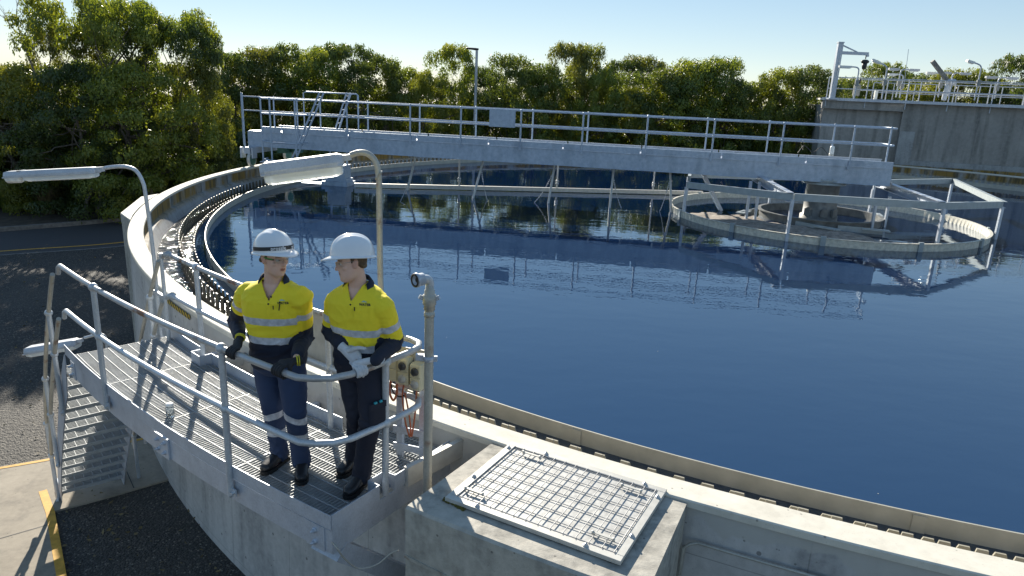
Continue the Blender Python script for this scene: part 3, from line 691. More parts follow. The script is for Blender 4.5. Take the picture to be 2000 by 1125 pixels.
cable('power_cable', 'short orange cable looping under the leftmost cream socket', [q0 - FX * .12 + Z * (zs + .02), q0 - FX * .13 + Z * (zs - .08), q0 - FX * .10 + Z * (zs - .14), q0 - FX * .07 + Z * (zs - .08), q0 - FX * .07 + Z * (zs + .0)], .009, 'orange_cable')
cable('power_cable', 'thin black cable looping beneath the cream sockets', [q0 - FX * .12 + Z * zs, q0 - FX * .10 + Z * (zs - .07), q0 - FX * .05 + Z * (zs - .10), q0 + FX * .0 + Z * (zs - .08)], .006, 'black_rubber')
# clear plastic bottle standing on the deck
jb = G(333, 813, DZ); j = thing('plastic_bottle', tuple(jb), 'small clear plastic bottle with a white cap standing on the grating', 'bottle')
o = MB(); o.lathe([(0, .002), (.034, .002), (.036, .01), (.036, .075), (.034, .09), (.030, .10), (.028, .098), (.032, .085), (.033, .012), (0, .008)], jb, 16); o.build('body', M['clear_plastic'], j)
o = MB(); o.lathe([(.030, .098), (.031, .098), (.031, .122), (.028, .125), (0, .125)], jb, 16); o.build('cap', M['white_enamel'], j)
# ---------------------------------------------------------------- people
def attr_mat(name, base, tapes, navy, extra=None, rough=.8, sheen=0):
    """cloth: base colour, with 'navy' and 'tape' regions given by smooth vertex fields"""
    t = NT(name); w1 = t.noise(160, 2)
    def at(n_): a = t.n('ShaderNodeAttribute'); a.attribute_name = n_; return a.outputs['Fac']
    c = t.mix(t.rng(t.noise(7, 3), .3, .7, 0, .3), base, tuple(x * .82 for x in base))
    c = t.mix(t.math('GREATER_THAN', at('navy'), 0.), c, navy)
    tp = t.math('GREATER_THAN', at('tape'), 0.)
    tc = t.mix(t.rng(t.noise(26, 3), .35, .65), (.42, .43, .46), (.62, .63, .67)); c = t.mix(tp, c, tc)
    t.col(c).set(Roughness=t.rng(tp, 0, 1, rough, .38)); t.bump(w1, .15, .002); t.bump(t.noise(22, 3), .25, .008); M[name] = t.m
attr_mat('hi_vis_shirt', (.92, .75, .03), None, (.010, .016, .035))
attr_mat('work_trousers', (.022, .042, .10), None, (.01, .016, .035))
attr_mat('dark_trousers', (.010, .013, .028), None, (.01, .016, .035))
plain('navy_collar', (.010, .018, .038), .8, 0, .2, 40, .3)
plain('leather_boot', (.014, .014, .016), .38, 0, .3, 30, .3)
plain('boot_sole', (.010, .010, .010), .8)
plain('black_glove', (.016, .017, .020), .75, 0, .3, 60, .5)
plain('white_glove', (.55, .57, .60), .75, 0, .12, 25, .5)
plain('glove_print', (.20, .25, .33), .6)
plain('helmet_shell', (.80, .81, .82), .18, 0, .02, 10)
M['helmet_shell'].node_tree.nodes['Principled BSDF'].inputs['Coat Weight'].default_value = .4
plain('strap_black', (.012, .012, .014), .5)
plain('strap_text', (.75, .75, .75), .5)
plain('hair_brown', (.11, .07, .035), .7, 0, .4, 120, .6)
plain('yellow_cuff', (.62, .55, .03), .7)
plain('glasses_green', (.08, .35, .06), .4)
glass('glasses_lens', (.93, .95, .95), .05, .93)
t = NT('skin')
def _at(n_): a = t.n('ShaderNodeAttribute'); a.attribute_name = n_; return a.outputs['Fac']
c_ = t.mix(t.rng(t.noise(45, 3), .35, .65, 0, .35), (.74, .48, .37), (.68, .40, .30))
c_ = t.mix(_at('lip'), c_, (.36, .12, .10)); c_ = t.mix(_at('brow'), c_, (.12, .075, .045)); c_ = t.mix(_at('ear_nose_tint'), c_, (.42, .17, .13))
t.col(c_).set(Roughness=.5); t.b.inputs['Subsurface Weight'].default_value = .12; t.b.inputs['Subsurface Radius'].default_value = (.012, .005, .003); M['skin'] = t.m
plain('eye_white', (.62, .60, .57), .2); plain('iris', (.05, .06, .06), .2)

def remesh(mb, voxel, name, smooth=2):
    me = mb.mesh('tmp'); ob = bpy.data.objects.new('tmp', me); COL.objects.link(ob)
    r = ob.modifiers.new('r', 'REMESH'); r.mode = 'VOXEL'; r.voxel_size = voxel; r.adaptivity = 0; r.use_smooth_shade = True
    if smooth: q_ = ob.modifiers.new('s', 'SMOOTH'); q_.iterations = smooth; q_.factor = .6
    dg = bpy.context.evaluated_depsgraph_get(); dg.update(); ev = ob.evaluated_get(dg); out = bpy.data.meshes.new_from_object(ev, preserve_all_data_layers=False, depsgraph=dg)
    out.name = name; bpy.data.objects.remove(ob); bpy.data.meshes.remove(me)
    for p in out.polygons: p.use_smooth = True
    return out
def link_mesh(name, me, mats, parent):
    w_ = Vector(parent['_w']); me.transform(Matrix.Translation(-w_)); me.materials.clear()
    for x in mats: me.materials.append(x)
    ob = bpy.data.objects.new(name, me); COL.objects.link(ob); ob.parent = parent; ob['_w'] = list(w_); return ob
def setattr_(me, name, vals): a = me.attributes.new(name, 'FLOAT', 'POINT'); a.data.foreach_set('value', vals)
def seg_t(p, a, b):
    d = b - a; t = max(0, min(1, (p - a).dot(d) / d.length_squared)); return t, (p - (a + d * t)).length
def chain_t(p, pts):
    """length along the chain and distance from it"""
    best = (9, 0); acc = 0
    for a, b in zip(pts, pts[1:]):
        t, d = seg_t(p, a, b); L = (b - a).length
        if d < best[0]: best = (d, acc + t * L)
        acc += L
    return best[1], best[0]
def wrinkle(me, amp, spots=(), sc=(9, 9, 22), seed=0.):
    me.update(); ns = [v.normal.copy() for v in me.vertices]
    for v, n in zip(me.vertices, ns):
        p = v.co; q_ = Vector((p.x * sc[0] + seed, p.y * sc[1], p.z * sc[2])) ; w1 = Vector((noise.noise(p * 4 + Vector((seed, 0, 0))), noise.noise(p * 4 + Vector((0, seed, 5))), 0)) * 2.4
        k = .35; 
        for c, r in spots: k += math.exp(-((p - c).length / r) ** 2)
        r_ = 1 - abs(noise.noise(q_ + w1)) * 2.2
        v.co = p + n * (amp * min(1.1, k) * (max(-.6, r_) - .35))
    me.update()
def person(name, label, J, F, hd, P_):
    """J: joints; F: facing of the chest; hd: facing of the head; P_: options"""
    F = Vector(F).normalized(); Rt = F.cross(Z).normalized()           # Rt points to the person's right
    base = (J['ankR'] + J['ankL']) / 2; base.z = DZ
    t = thing(name, tuple(base), label, 'person')
    up = (J['neck'] - J['hip']).normalized()
    hip, neck = J['hip'], J['neck']
    def at(k): return hip.lerp(neck, k)
    def sec(k, a, b, off=0.): return (at(k) + F * off, Rt, F, a, b)
    g = P_.get('girth', 1.)
    # body: one continuous skin surface
    bm = MB()
    bm.loft([sec(-.12, .12, .09), sec(-.05, .155, .11), sec(.1, .155, .105), sec(.35, .145, .10), sec(.65, .165, .11), sec(.85, .165, .10), sec(.95, .12, .08), sec(1.0, .07, .065)], 20)
    H = Vector(hd).normalized(); HU = (J['htop'] - J['head']).normalized(); HR = H.cross(HU).normalized(); HU = HR.cross(H).normalized()
    hc = J['head']                                                     # middle of the skull, level with the eyes
    def hp_(r, f, u): return hc + HR * r + H * f + HU * u
    nb = neck - Z * .03
    bm.limb([nb, neck.lerp(hp_(0, -.025, -.06), .5), hp_(0, -.02, -.05)], [.066, .058, .056], 16)
    # skull and jaw: stacked sections from chin to crown
    S_ = [(-.130, .048, .020, .020), (-.120, .040, .036, .036), (-.105, .030, .050, .054), (-.085, .022, .058, .068), (-.06, .012, .065, .080), (-.03, .004, .070, .088), (0, -.004, .074, .094), (.03, -.008, .077, .098), (.06, -.010, .076, .096), (.09, -.012, .066, .082), (.11, -.014, .045, .058), (.12, -.015, .02, .025)]
    bm.loft([(hp_(0, f, u), HR, H, a, b) for u, f, a, b in S_], 28)
    # nose, brow ridge, lips, chin, ears
    bm.limb([hp_(0, .086, .004), hp_(0, .099, -.018), hp_(0, .107, -.034)], [.008, .0095, .0115], 10); bm.ball(hp_(.010, .094, -.038), .0085, 8, 6); bm.ball(hp_(-.010, .094, -.038), .0085, 8, 6)
    bm.limb([hp_(-.045, .068, .018), hp_(-.02, .084, .020), hp_(.02, .084, .020), hp_(.045, .068, .018)], [.008, .010, .010, .008], 8)
    bm.limb([hp_(-.020, .080, -.062), hp_(0, .089, -.060), hp_(.020, .080, -.062)], [.0055, .0085, .0055], 8)
    bm.limb([hp_(-.018, .077, -.074), hp_(0, .085, -.075), hp_(.018, .077, -.074)], [.0055, .009, .0055], 8)
    bm.ball(hp_(0, .070, -.108), (.020, .020, .016), 10, 8)
    for s in (-1, 1):
        bm.ball(hp_(s * .046, .055, -.028), (.022, .022, .018), 10, 8, ax=(HR, H, HU))
        ea = (HR * s, H, HU); bm.ball(hp_(s * .080, -.012, -.010), (.010, .020, .031), 10, 8, ax=ea); bm.ball(hp_(s * .083, -.02, .005), (.012, .014, .018), 8, 6, ax=ea)
    for sd in 'RL':
        bm.limb([J['sh' + sd], J['el' + sd], J['wr' + sd]], [.045, .033, .022], 12); pass
        bm.limb([J['hip' + sd], J['kn' + sd], J['ank' + sd]], [.075, .050, .038], 12)
        bm.limb([J['ank' + sd], J['ank' + sd].lerp(J['toe' + sd], .8) - Z * .02], [.036, .030], 10)
    body = remesh(bm, .0055, 'body', 2)
    fl, fb, fs = [], [], []
    for v in body.vertices:
        d = v.co - hc; r, f, u = d.dot(HR), d.dot(H), d.dot(HU)
        on = 1 if f > .045 else 0
        lip = on * max(0, 1 - abs(u + .068) / .015) * max(0, 1 - (abs(r) / .025) ** 2) * 1.8; gap = on * (abs(u + .068) < .0028) * (abs(r) < .018)
        fl.append(min(1, lip)); fb.append(max(gap * .9, on * max(0, min(1, (1 - abs(u - .024 + abs(r) * .08) / .0065) * 2.2)) * (.010 < abs(r) < .050) * .75, max(0, min(1, (1 - abs(u - .0) / .007) * 1.5)) * on * (.014 < abs(r) < .042) * .45))
        fs.append(min(.5, max(0, 1 - ((r - .08 * (1 if r > 0 else -1)) ** 2 + (f + .012) ** 2 + (u + .01) ** 2) / .0012) * .5 + max(0, 1 - (r * r + (f - .105) ** 2 + (u + .036) ** 2) / .0006) * .25))  # redder, darker tint around the ears and nose tip
    setattr_(body, 'lip', fl); setattr_(body, 'brow', fb); setattr_(body, 'ear_nose_tint', fs)
    link_mesh('body', body, [M['skin']], t)
    for s in (-1, 1):
        e = MB(); c = hp_(s * .031, .071, .0); e.ball(c, .0135, 12, 8); ey = e.build('eye', M['eye_white'], t)
        e = MB(); look = (H * 1 + HR * P_.get('look', 0)).normalized(); e.ball(c + look * .0085, .0065, 10, 6); e.build('iris', M['iris'], ey)
    hm = MB(); hm.ball(hp_(0, -.020, .022), (.079, .088, .085), 24, 16, ax=(HR, H, HU)); 
    for s in (-1, 1): hm.limb([hp_(s * .074, .004, .03), hp_(s * .0765, .006, .0)], [.012, .006], 8)
    hm.limb([hp_(-.058, -.062, -.02), hp_(0, -.082, -.026), hp_(.058, -.062, -.02)], [.020, .024, .020], 10)
    link_mesh('hair', remesh(hm, .006, 'hair', 1), [M['hair_brown']], t)
    # helmet
    hl = MB(); hc2 = hp_(0, -.010, .048); ti = P_.get('htilt', .10); FU = (HU + H * -ti).normalized(); FF = HR.cross(FU).normalized() * -1
    if FF.dot(H) < 0: FF = -FF
    nA, nB = 48, 14; grid = []
    for j in range(nB + 1):
        b = PI / 2 * j / nB
        for i in range(nA):
            a = 2 * PI * i / nA; ca, sa = math.cos(a), math.sin(a)
            R_ = 1.0; rx, ry, rz = .126, .150, .142
            ridge = .011 * math.exp(-(ca * math.cos(b) * 6) ** 2) * (1 if b > .3 else b / .3)
            ridge += .004 * math.exp(-((abs(ca) * math.cos(b) - .42) * 14) ** 2) * (1 if b > .4 else 0)
            grid.append(hc2 + HR * (rx * ca * math.cos(b) ** .85) + FF * (ry * sa * math.cos(b) ** .85) + FU * (rz * math.sin(b) + ridge))
    fs_ = [(j * nA + i, j * nA + (i + 1) % nA, (j + 1) * nA + (i + 1) % nA, (j + 1) * nA + i) for j in range(nB) for i in range(nA)]
    hl.add(grid, fs_, 0, True)
    rim = []
    for k, (ex, dz) in enumerate(((0, 0), (.008, -.006), (.014, -.012), (.012, -.016), (-.002, -.012), (-.008, 0))):
        for i in range(nA):
            a = 2 * PI * i / nA; ca, sa = math.cos(a), math.sin(a); pk = max(0, sa) ** 3 * (.048 if k in (1, 2, 3) else 0) * (1 if k > 1 else .45)
            rim.append(hc2 + HR * ((.126 + ex) * ca) + FF * ((.150 + ex) * sa + pk) + FU * (dz - pk * .35))
    hl.add(rim, [(k * nA + i, ((k + 1) % 6) * nA + i, ((k + 1) % 6) * nA + (i + 1) % nA, k * nA + (i + 1) % nA) for k in range(5) for i in range(nA)], 0, True)
    hl_o = hl.build('helmet', M['helmet_shell'], t)
    if P_.get('strap'):
        s_ = MB(); n = 40; vs = []
        for i in range(n + 1):
            a = rad(-24 + 228 * i / n); ca, sa = math.cos(a), math.sin(a)
            for h_ in (.004, .030): k = math.cos(math.asin(h_ / .142)) ** .85; vs.append(hc2 + HR * (.1285 * ca * k) + FF * (.1525 * sa * k) + FU * (h_ + .008 + .004 * sa))
        s_.add(vs, [(2 * i, 2 * i + 1, 2 * i + 3, 2 * i + 2) for i in range(n)], 0, True); s_.build('helmet_strap', M['strap_black'], hl_o)
        fc = bpy.data.curves.new('tx', 'FONT'); fc.body = 'prosafe'; fc.size = .036; fc.resolution_u = 2; fc.offset = .0006
        fo = bpy.data.objects.new('tx', fc); COL.objects.link(fo); dg = bpy.context.evaluated_depsgraph_get(); dg.update(); me = bpy.data.meshes.new_from_object(fo.evaluated_get(dg)); bpy.data.objects.remove(fo)
        for nm_, a_mid in (('strap_lettering', 62), ('strap_lettering', 128)):
            m2 = me.copy(); xs = [v.co.x for v in m2.vertices]; xm = (min(xs) + max(xs)) / 2
            for v in m2.vertices:
                a = rad(a_mid) + (v.co.x - xm) / .142 * P_['strap']; ca, sa = math.cos(a), math.sin(a); h_ = .010 + v.co.y; k = math.cos(math.asin(min(.9, h_ / .142))) ** .85
                v.co = hc2 + HR * (.1300 * ca * k) + FF * (.1545 * sa * k) + FU * (h_ + .004 + .004 * sa)
            link_mesh(nm_, m2, [M['strap_text']], hl_o)
    # safety glasses
    ls = MB(); vs = []; n = 16
    for i in range(n + 1):
        a = rad(-62 + 124 * i / n); 
        for u in (-.020, .016): vs.append(hp_(.068 * math.sin(a) * 1.05, .028 + .080 * math.cos(a), u - .0015))
    ls.add(vs, [(2 * i, 2 * i + 1, 2 * i + 3, 2 * i + 2) for i in range(n)], 0, True); lo = ls.build('safety_glasses', M['glasses_lens'], t)
    ar = MB()
    for s in (-1, 1): ar.tube(smooth3([hp_(s * .066, .064, .006), hp_(s * .079, .035, .008), hp_(s * .082, -.01, .010), hp_(s * .080, -.03, -.0)]), .0042 if P_.get('green') else .0028, 6)
    ar.build('temple', M['glasses_green'] if P_.get('green') else M['clear_plastic'], lo)
    if P_.get('green'):
        ar = MB()
        for s in (-1, 1): ar.tube([hp_(s * .062, .068, .004), hp_(s * .080, .030, .006)], .0055, 6)
        ar.build('hinge', M['strap_black'], lo)
    # shirt
    sm_ = MB(); sl = P_.get('loose', 1.)
    a_ = P_.get('hem', -.06)
    prof = [(a_, .178, .122, 0), (.08, .185, .128, .004), (.25, .178, .122, .004), (.45, .188, .128, .006), (.65, .203, .136, .008), (.80, .206, .132, .002), (.90, .185, .112, -.006), (.965, .130, .092, -.012), (1.0, .088, .080, -.006), (1.03, .070, .068, 0)]
    sm_.loft([sec(k, a * sl * g, b * sl * g, o_) for k, a, b, o_ in prof], 28, e=2.25)
    arms = {}
    for sd in 'RL':
        sh, el, wr = J['sh' + sd], J['el' + sd], J['wr' + sd]; wr = wr.lerp(J['ha' + sd], P_.get('cuffx', 0)); wr = wr.lerp(el, P_.get('cuffin', 0)); arms[sd] = [sh, el, wr]
        root = sh.lerp(at(.86), .35)
        sm_.limb([root, sh, sh.lerp(el, .5), el, el.lerp(wr, .5), wr], [.080, .080, .074, .062, .053, .042], 18)
    shirt = remesh(sm_, .0062, 'shirt', 4)
    spots = [(J['elR'], .07), (J['elL'], .07), (at(.15), .16), (at(.62) - Rt * .12, .07), (at(.62) + Rt * .12, .07)]
    wrinkle(shirt, .012, spots, sc=(8, 8, 13), seed=P_['seed'])
    navy, tape = [], []; zl = P_['zn']; b1, b2 = P_['bands']; s1, sn = P_['sleeve']
    for v in shirt.vertices:
        p = v.co; side = 'R' if (p - at(.8)).dot(Rt) > 0 else 'L'; ch = arms[side]; L, d = chain_t(p, ch); x = abs((p - at(.6)).dot(Rt))
        isarm = d < .098 and (x > .165 * g or L > .12 and d < .085) and L > .0
        w_ = .003 * noise.noise(p * 20)
        if isarm and L > .02: navy.append(L - sn[side == 'L'] + w_); tape.append(.026 - abs(L - s1[side == 'L'] + w_))
        else:
            navy.append(zl - p.z + w_); hfall = (p - at(.5)).dot(F) * P_.get('dip', .0)
            tape.append(max(.027 - abs(p.z - b1 + hfall + w_), .027 - abs(p.z - b2 + hfall + w_)))
    setattr_(shirt, 'navy', navy); setattr_(shirt, 'tape', tape)
    # open neck: drop the faces inside a V at the front
    vtop = neck + F * .05; kill = set()
    for p in shirt.polygons:
        d = p.center - neck; f = d.dot(F); r = abs(d.dot(Rt)); u = d.dot(Z)
        if (f > .02 and u > -P_.get('vee', .10) and r < (u + P_.get('vee', .10)) * .55 + .002) or u > .022 and (Vector((d.x, d.y, 0)).length < .10): kill.add(p.index)
    import bmesh
    bmx = bmesh.new(); bmx.from_mesh(shirt); bmx.faces.ensure_lookup_table(); bmesh.ops.delete(bmx, geom=[bmx.faces[i] for i in kill], context='FACES'); bmx.to_mesh(shirt); bmx.free()
    so = link_mesh('shirt', shirt, [M['hi_vis_shirt']], t)
    sm2 = so.modifiers.new('thick', 'SOLIDIFY'); sm2.thickness = .003; sm2.offset = -1
    bv = BVHTree.FromPolygons([v.co + Vector(t['_w']) for v in shirt.vertices], [list(p.vertices) for p in shirt.polygons])
    def onshirt(p, dirn=F, lift=.002):
        h = bv.ray_cast(p + dirn * .35, -dirn); 
        return (h[0] + dirn * lift) if h[0] else p
    # collar
    cl = MB(); n = 22; rows = [[], [], [], []]
    for i in range(n + 1):
        a = rad(62 + (360 - 124) * i / n + 0); ca, sa = math.sin(a) , math.cos(a)    # a=0 is the front
        fr_ = math.exp(-((i if i < n / 2 else n - i) / 3.2)); drop = .045 * fr_
        for r_, (ex, u) in enumerate(((.068, .040), (.080, .052), (.106, .020 - drop * .9), (.102, .006 - drop * 1.1))):
            rows[r_].append(neck + Rt * ((ex + .010 * fr_) * ca) + F * ((ex * .98 + .020 * fr_) * sa) + Z * (u - .022 * fr_ - .010 * math.cos(a)))
    k = n + 1; vs = sum(rows, []); cl.add(vs, [(r_ * k + i, r_ * k + i + 1, (r_ + 1) * k + i + 1, (r_ + 1) * k + i) for r_ in range(3) for i in range(n)], 0, True)
    co = cl.build('collar', M['navy_collar'], t); q_ = co.modifiers.new('thick', 'SOLIDIFY'); q_.thickness = .004
    # placket, buttons, pocket, pen loop, chest lettering
    def chest(x, u): return onshirt(neck + Rt * x + Z * u)
    o = MB(); v0 = -P_.get('vee', .10)
    for i in range(5): u0 = v0 - .004 - .022 * i; o.add([chest(-.013, u0), chest(.013, u0), chest(.013, u0 - .022), chest(-.013, u0 - .022)], [(0, 1, 2, 3)])
    pk = o.build('placket', M['hi_vis_plain'], t)
    for u in (v0 + .025, v0 - .022): 
        o = MB(); c = chest(-.016 if u > v0 else 0, u); o.ball(c, (.0065, .0065, .0065), 8, 6); o.build('button', M['strap_black'], pk)
    o = MB(); x0, x1 = -.030, -.125; us = [v0 - .035 - .022 * i for i in range(6)]; N_ = 5
    for i in range(4):
        for j in range(N_):
            xa, xb = x0 + (x1 - x0) * j / N_, x0 + (x1 - x0) * (j + 1) / N_; o.add([onshirt(neck + Rt * x + Z * u, F, .0035) for x, u in ((xa, us[i]), (xb, us[i]), (xb, us[i + 1]), (xa, us[i + 1]))], [(0, 1, 2, 3)], 0, True)
    o.build('pocket', M['hi_vis_plain'], t)
    o = MB(); c = onshirt(neck + Rt * -.033 + Z * (us[0] - .012), F, .006); o.bar(c + Z * .013, c - Z * .013, .006, .004, tuple(F)); o.build('pocket_tab', M['strap_black'], t)
    fc = bpy.data.curves.new('tx', 'FONT'); fc.body = 'WATER'; fc.size = .022; fc.resolution_u = 1; fc.offset = .0007
    fo = bpy.data.objects.new('tx', fc); COL.objects.link(fo); dg = bpy.context.evaluated_depsgraph_get(); dg.update(); me = bpy.data.meshes.new_from_object(fo.evaluated_get(dg)); bpy.data.objects.remove(fo)
    for v in me.vertices: v.co = onshirt(neck + Rt * (-.060 - v.co.x) + Z * (us[0] + .012 + v.co.y), F, .003)
    link_mesh('chest_lettering', me, [M['navy_collar']], t)
    o = MB(); a_2 = [onshirt(neck + Rt * x + Z * (us[0] + u), F, .003) for x, u in ((-.070, .034), (-.11, .034), (-.11, .037), (-.085, .046))]; o.add(a_2, [(0, 1, 2, 3)]); o.build('chest_emblem', M['emblem_green'], t)
    if P_.get('pen'):
        o = MB(); c = onshirt(neck + Rt * -.078 + Z * (us[0] + .0), F, .012); o.tube([c + Z * .028 - Rt * .004, c - Z * .03 + Rt * .006], .004, 6); o.ball(c + Z * .03 - Rt * .004, .007, 6, 5); o.build('pen', M['strap_black'], t)
    # trousers
    tm_ = MB()
    tm_.loft([sec(-.16, .135, .10), sec(-.08, .172 * g, .122 * g), sec(.05, .172 * g, .120 * g), sec(.16, .155 * g, .108 * g)], 24)
    for sd in 'RL':
        h, k_, a = J['hip' + sd], J['kn' + sd], J['ank' + sd]; tm_.limb([h, h.lerp(k_, .5), k_, k_.lerp(a, .5), a - Z * .015], [.098 * g, .092 * g, .074, .070, .066], 18)
    tr_ = remesh(tm_, .0085, 'trousers', 3)
    wrinkle(tr_, .011, [(J['knR'], .10), (J['knL'], .10), (J['ankR'], .12), (J['ankL'], .12), (J['hip'] - Z * .1, .10)], sc=(7, 7, 11), seed=P_['seed'] + 4)
    tp = []
    for v in tr_.vertices:
        p = v.co; x = -1.
        if P_.get('legtape'):
            sd = 'R' if (p - hip.lerp((J['ankR'] + J['ankL']) / 2, max(0, (hip.z - p.z) / max(.1, hip.z - DZ)))).dot(Rt) > 0 else 'L'
            L, d = chain_t(p, [J['hip' + sd], J['kn' + sd], J['ank' + sd]]); K = (J['hip' + sd] - J['kn' + sd]).length; w_ = .004 * noise.noise(p * 15); lat = (p - J['kn' + sd]).dot(Rt) * (-.25 if sd == 'R' else .35)
            dz_ = J['kn' + sd].z - p.z; x = max(.026 - abs(dz_ - .0 + lat + w_), .026 - abs(dz_ - .155 + lat * .3 + w_))
        tp.append(x)
    setattr_(tr_, 'tape', tp); setattr_(tr_, 'navy', [-1.] * len(tp)); link_mesh('trousers', tr_, [M[P_['trousers']]], t)
    if P_.get('legpocket'):
        h, k_ = J['hipL'], J['knL']; c = h.lerp(k_, .72); o = MB(); n_ = -Rt; n_ = (F * .55 - Rt).normalized(); X = Z.cross(n_); o.loft([(c + n_ * .068 - Z * .085, X, Z, .001, .001), (c + n_ * .078 , X, Z, .068, .085), (c + n_ * .092, X, Z, .066, .082), (c + n_ * .095, X, Z, .03, .03)], 20, e=8); o.box(c + n_ * .094 + Z * .06, (.135, .010, .045), (X, n_, Z)); o.build('leg_pocket', M['dark_trousers'], t, .004)
        o = MB(); 
        for x in (-.025, .02): o.box(c + n_ * .096 + X * x + Z * .088, (.022, .012, .014), (X, n_, Z))
        o.build('pocket_contents', M['teal_tool'], t)
    # boots
    for sd in 'RL':
        an, to = J['ank' + sd], J['toe' + sd]; d = Vector((to.x - an.x, to.y - an.y, 0)).normalized(); sx = d.cross(Z); g0 = Vector((an.x, an.y, DZ + .028)); bo = MB()
        bo.limb([g0 + Z * .15, g0 + Z * .06], [.056, .052], 16)
        bo.loft([(g0 + d * f + Z * z_, sx, Z, a, h_) for f, z_, a, h_ in ((-.085, .025, .018, .018), (-.078, .035, .036, .034), (-.05, .045, .042, .046), (0, .052, .044, .054), (.05, .046, .046, .048), (.10, .036, .050, .036), (.14, .030, .050, .031), (.175, .026, .042, .026), (.195, .020, .024, .016))], 18, e=2.4)
        bt_ = link_mesh('boot', remesh(bo, .006, 'boot', 2), [M['leather_boot']], t)
        so_ = MB(); pr = [(-.088, .020), (-.08, .036), (-.05, .042), (0, .040), (.05, .044), (.10, .052), (.15, .050), (.185, .038), (.203, .015)]
        pl2 = [g0 + d * f + sx * a for f, a in pr] + [g0 + d * f - sx * a for f, a in reversed(pr)]; so_.prism([p.xy for p in pl2], DZ + .002, DZ + .030); so_.build('sole', M['boot_sole'], bt_)
        la = MB()
        for i in range(4): c = g0 + d * (.085 - .022 * i) + Z * (.066 + .014 * i); la.tube([c - sx * .020 - d * .006, c + Z * .006, c + sx * .020 - d * .006], .0028, 5)
        la.build('laces', M['boot_sole'], bt_)
    return t, F, Rt
def grip_hand(t, wr, g, ax, outw, mat, thumb=1, cuff=None, spread=1.):
    """glove closed over a rail: g on the rail axis, ax along the rail, outw horizontal away from the wearer"""
    ax = Vector(ax).normalized(); outw = Vector(outw); outw = (outw - ax * outw.dot(ax)).normalized(); U = ax.cross(outw); U = U if U.z > 0 else -U
    def on(th, s, r=.036): return g + ax * s + outw * (math.cos(rad(th)) * r) + U * (math.sin(rad(th)) * r)
    hb = MB(); fr = .0112
    K = []
    for i, s in enumerate((-.036, -.012, .012, .036)):
        L = (0, 8, 5, -12)[i] if thumb < 0 else (-12, 5, 8, 0)[i]
        pts = [on(112, s * .95, .042), on(70, s, .038), on(28 - L * .2, s * 1.02, .037), on(-18 - L, s * 1.02, .036), on(-58 - L * 1.5, s, .034)]
        hb.limb(pts, [fr * 1.12, fr * 1.05, fr, fr * .95, fr * .85], 10); K.append(pts[0])
    pc = g + U * .052 - outw * .030; wv = (wr - pc)
    pm = pc + wv.normalized() * .035
    side = ax.copy(); nn = wv.normalized().cross(side).normalized()
    hb.loft([(wr + wv.normalized() * .04, side, nn, .034, .032), (wr + wv.normalized() * .01, side, nn, .030, .027), (pm + wv.normalized() * .03, side, nn, .036, .024), (pm, side, nn, .044, .022), (pc, side, nn, .047, .019), (sum(K, Vector()) / 4 + outw * .004, side, nn, .044, .014)], 16)
    tb = [pm + side * thumb * .034, pc + side * thumb * .050 - U * .018 - outw * .012, g + side * thumb * .050 - outw * .036 - U * .012, g + side * thumb * .040 - outw * .022 - U * .036, g + side * thumb * .030 + outw * .002 - U * .042]
    hb.limb(tb, [.017, .016, .014, .0125, .011], 10)
    return link_mesh('glove', remesh(hb, .0036, 'glove', 1), [M[mat]], t), wr, wv
def ring_cuff(t, a, d, r, mat, w_=.022, n=20):
    d = d.normalized(); X = d.orthogonal().normalized(); Y = d.cross(X); o = MB(); o.lathe([(r - .006, -w_ / 2), (r, -w_ / 2), (r + .002, 0), (r, w_ / 2), (r - .006, w_ / 2)], a, n, (X, Y, d)); return o.build('cuff', M[mat], t)
plain('hi_vis_plain', (.90, .73, .03), .8, 0, .05, 30); plain('emblem_green', (.35, .50, .45), .6); plain('teal_tool', (.02, .35, .42), .5)
def rail_at(px, a0=-124.9):
    best = None
    for i in range(900):
        a = -126 + 4.4 * i / 899; p = pol(19.14, a, 1.25) if 0 else None
    return None
RAILP = rail_path(1.25, 0); RAILP = RAILP[0] + RAILP[1]
def px_of(p): v = p - Vector((0, 0, CAMH)); return 1000 + FPX * v.dot(_rt) / v.dot(_fw), 562.5 + FPX * v.dot(_dn) / v.dot(_fw)
def rail_near(px, py):
    best = (1e9,)
    for a, b in zip(RAILP, RAILP[1:]):
        for k in range(10):
            p = a.lerp(b, k / 10); x, y = px_of(p); d = (x - px) ** 2 + (y - py) ** 2
            if d < best[0]: best = (d, p, (b - a).normalized())
    return best[1], best[2]
gR, dR = rail_near(459, 686); gL, dL = rail_near(548, 722)
J1 = dict(hip=D(545, 703, 4.80), hipR=D(522, 712, 4.84), hipL=D(569, 715, 4.77), neck=D(534, 549, 4.74), shR=D(482, 572, 4.80), shL=D(588, 580, 4.69), elR=D(463, 630, 5.02), wrR=gR + Vector((.01, .085, .075)), haR=gR,
          elL=D(594, 660, 4.86), wrL=gL + Vector((.085, .055, .055)), haL=gL, head=D(536, 503, 4.69), htop=D(534, 450, 4.70), knR=D(535, 808, 4.78), knL=D(578, 815, 4.66),
          ankR=G(547, 905, DZ) + Z * .10, ankL=G(590, 922, DZ) + Z * .10, toeR=G(524, 921, DZ), toeL=G(589, 950, DZ))
w1, F1, R1_ = person('person', 'man in black gloves gripping the handrail with both hands, head turned towards his workmate', J1, (.04, -1, 0), (.84, -.54, -.02),
       dict(cuffin=.22, girth=1.08, loose=1.03, seed=1.3, zn=1.300, bands=(1.325, 1.475), sleeve=((.13, .135), (.20, .26)), dip=.0, strap=1., green=True, pen=True, legtape=True, trousers='work_trousers', gripR=True, gripL=True, vee=.105, htilt=.12, look=-.3))
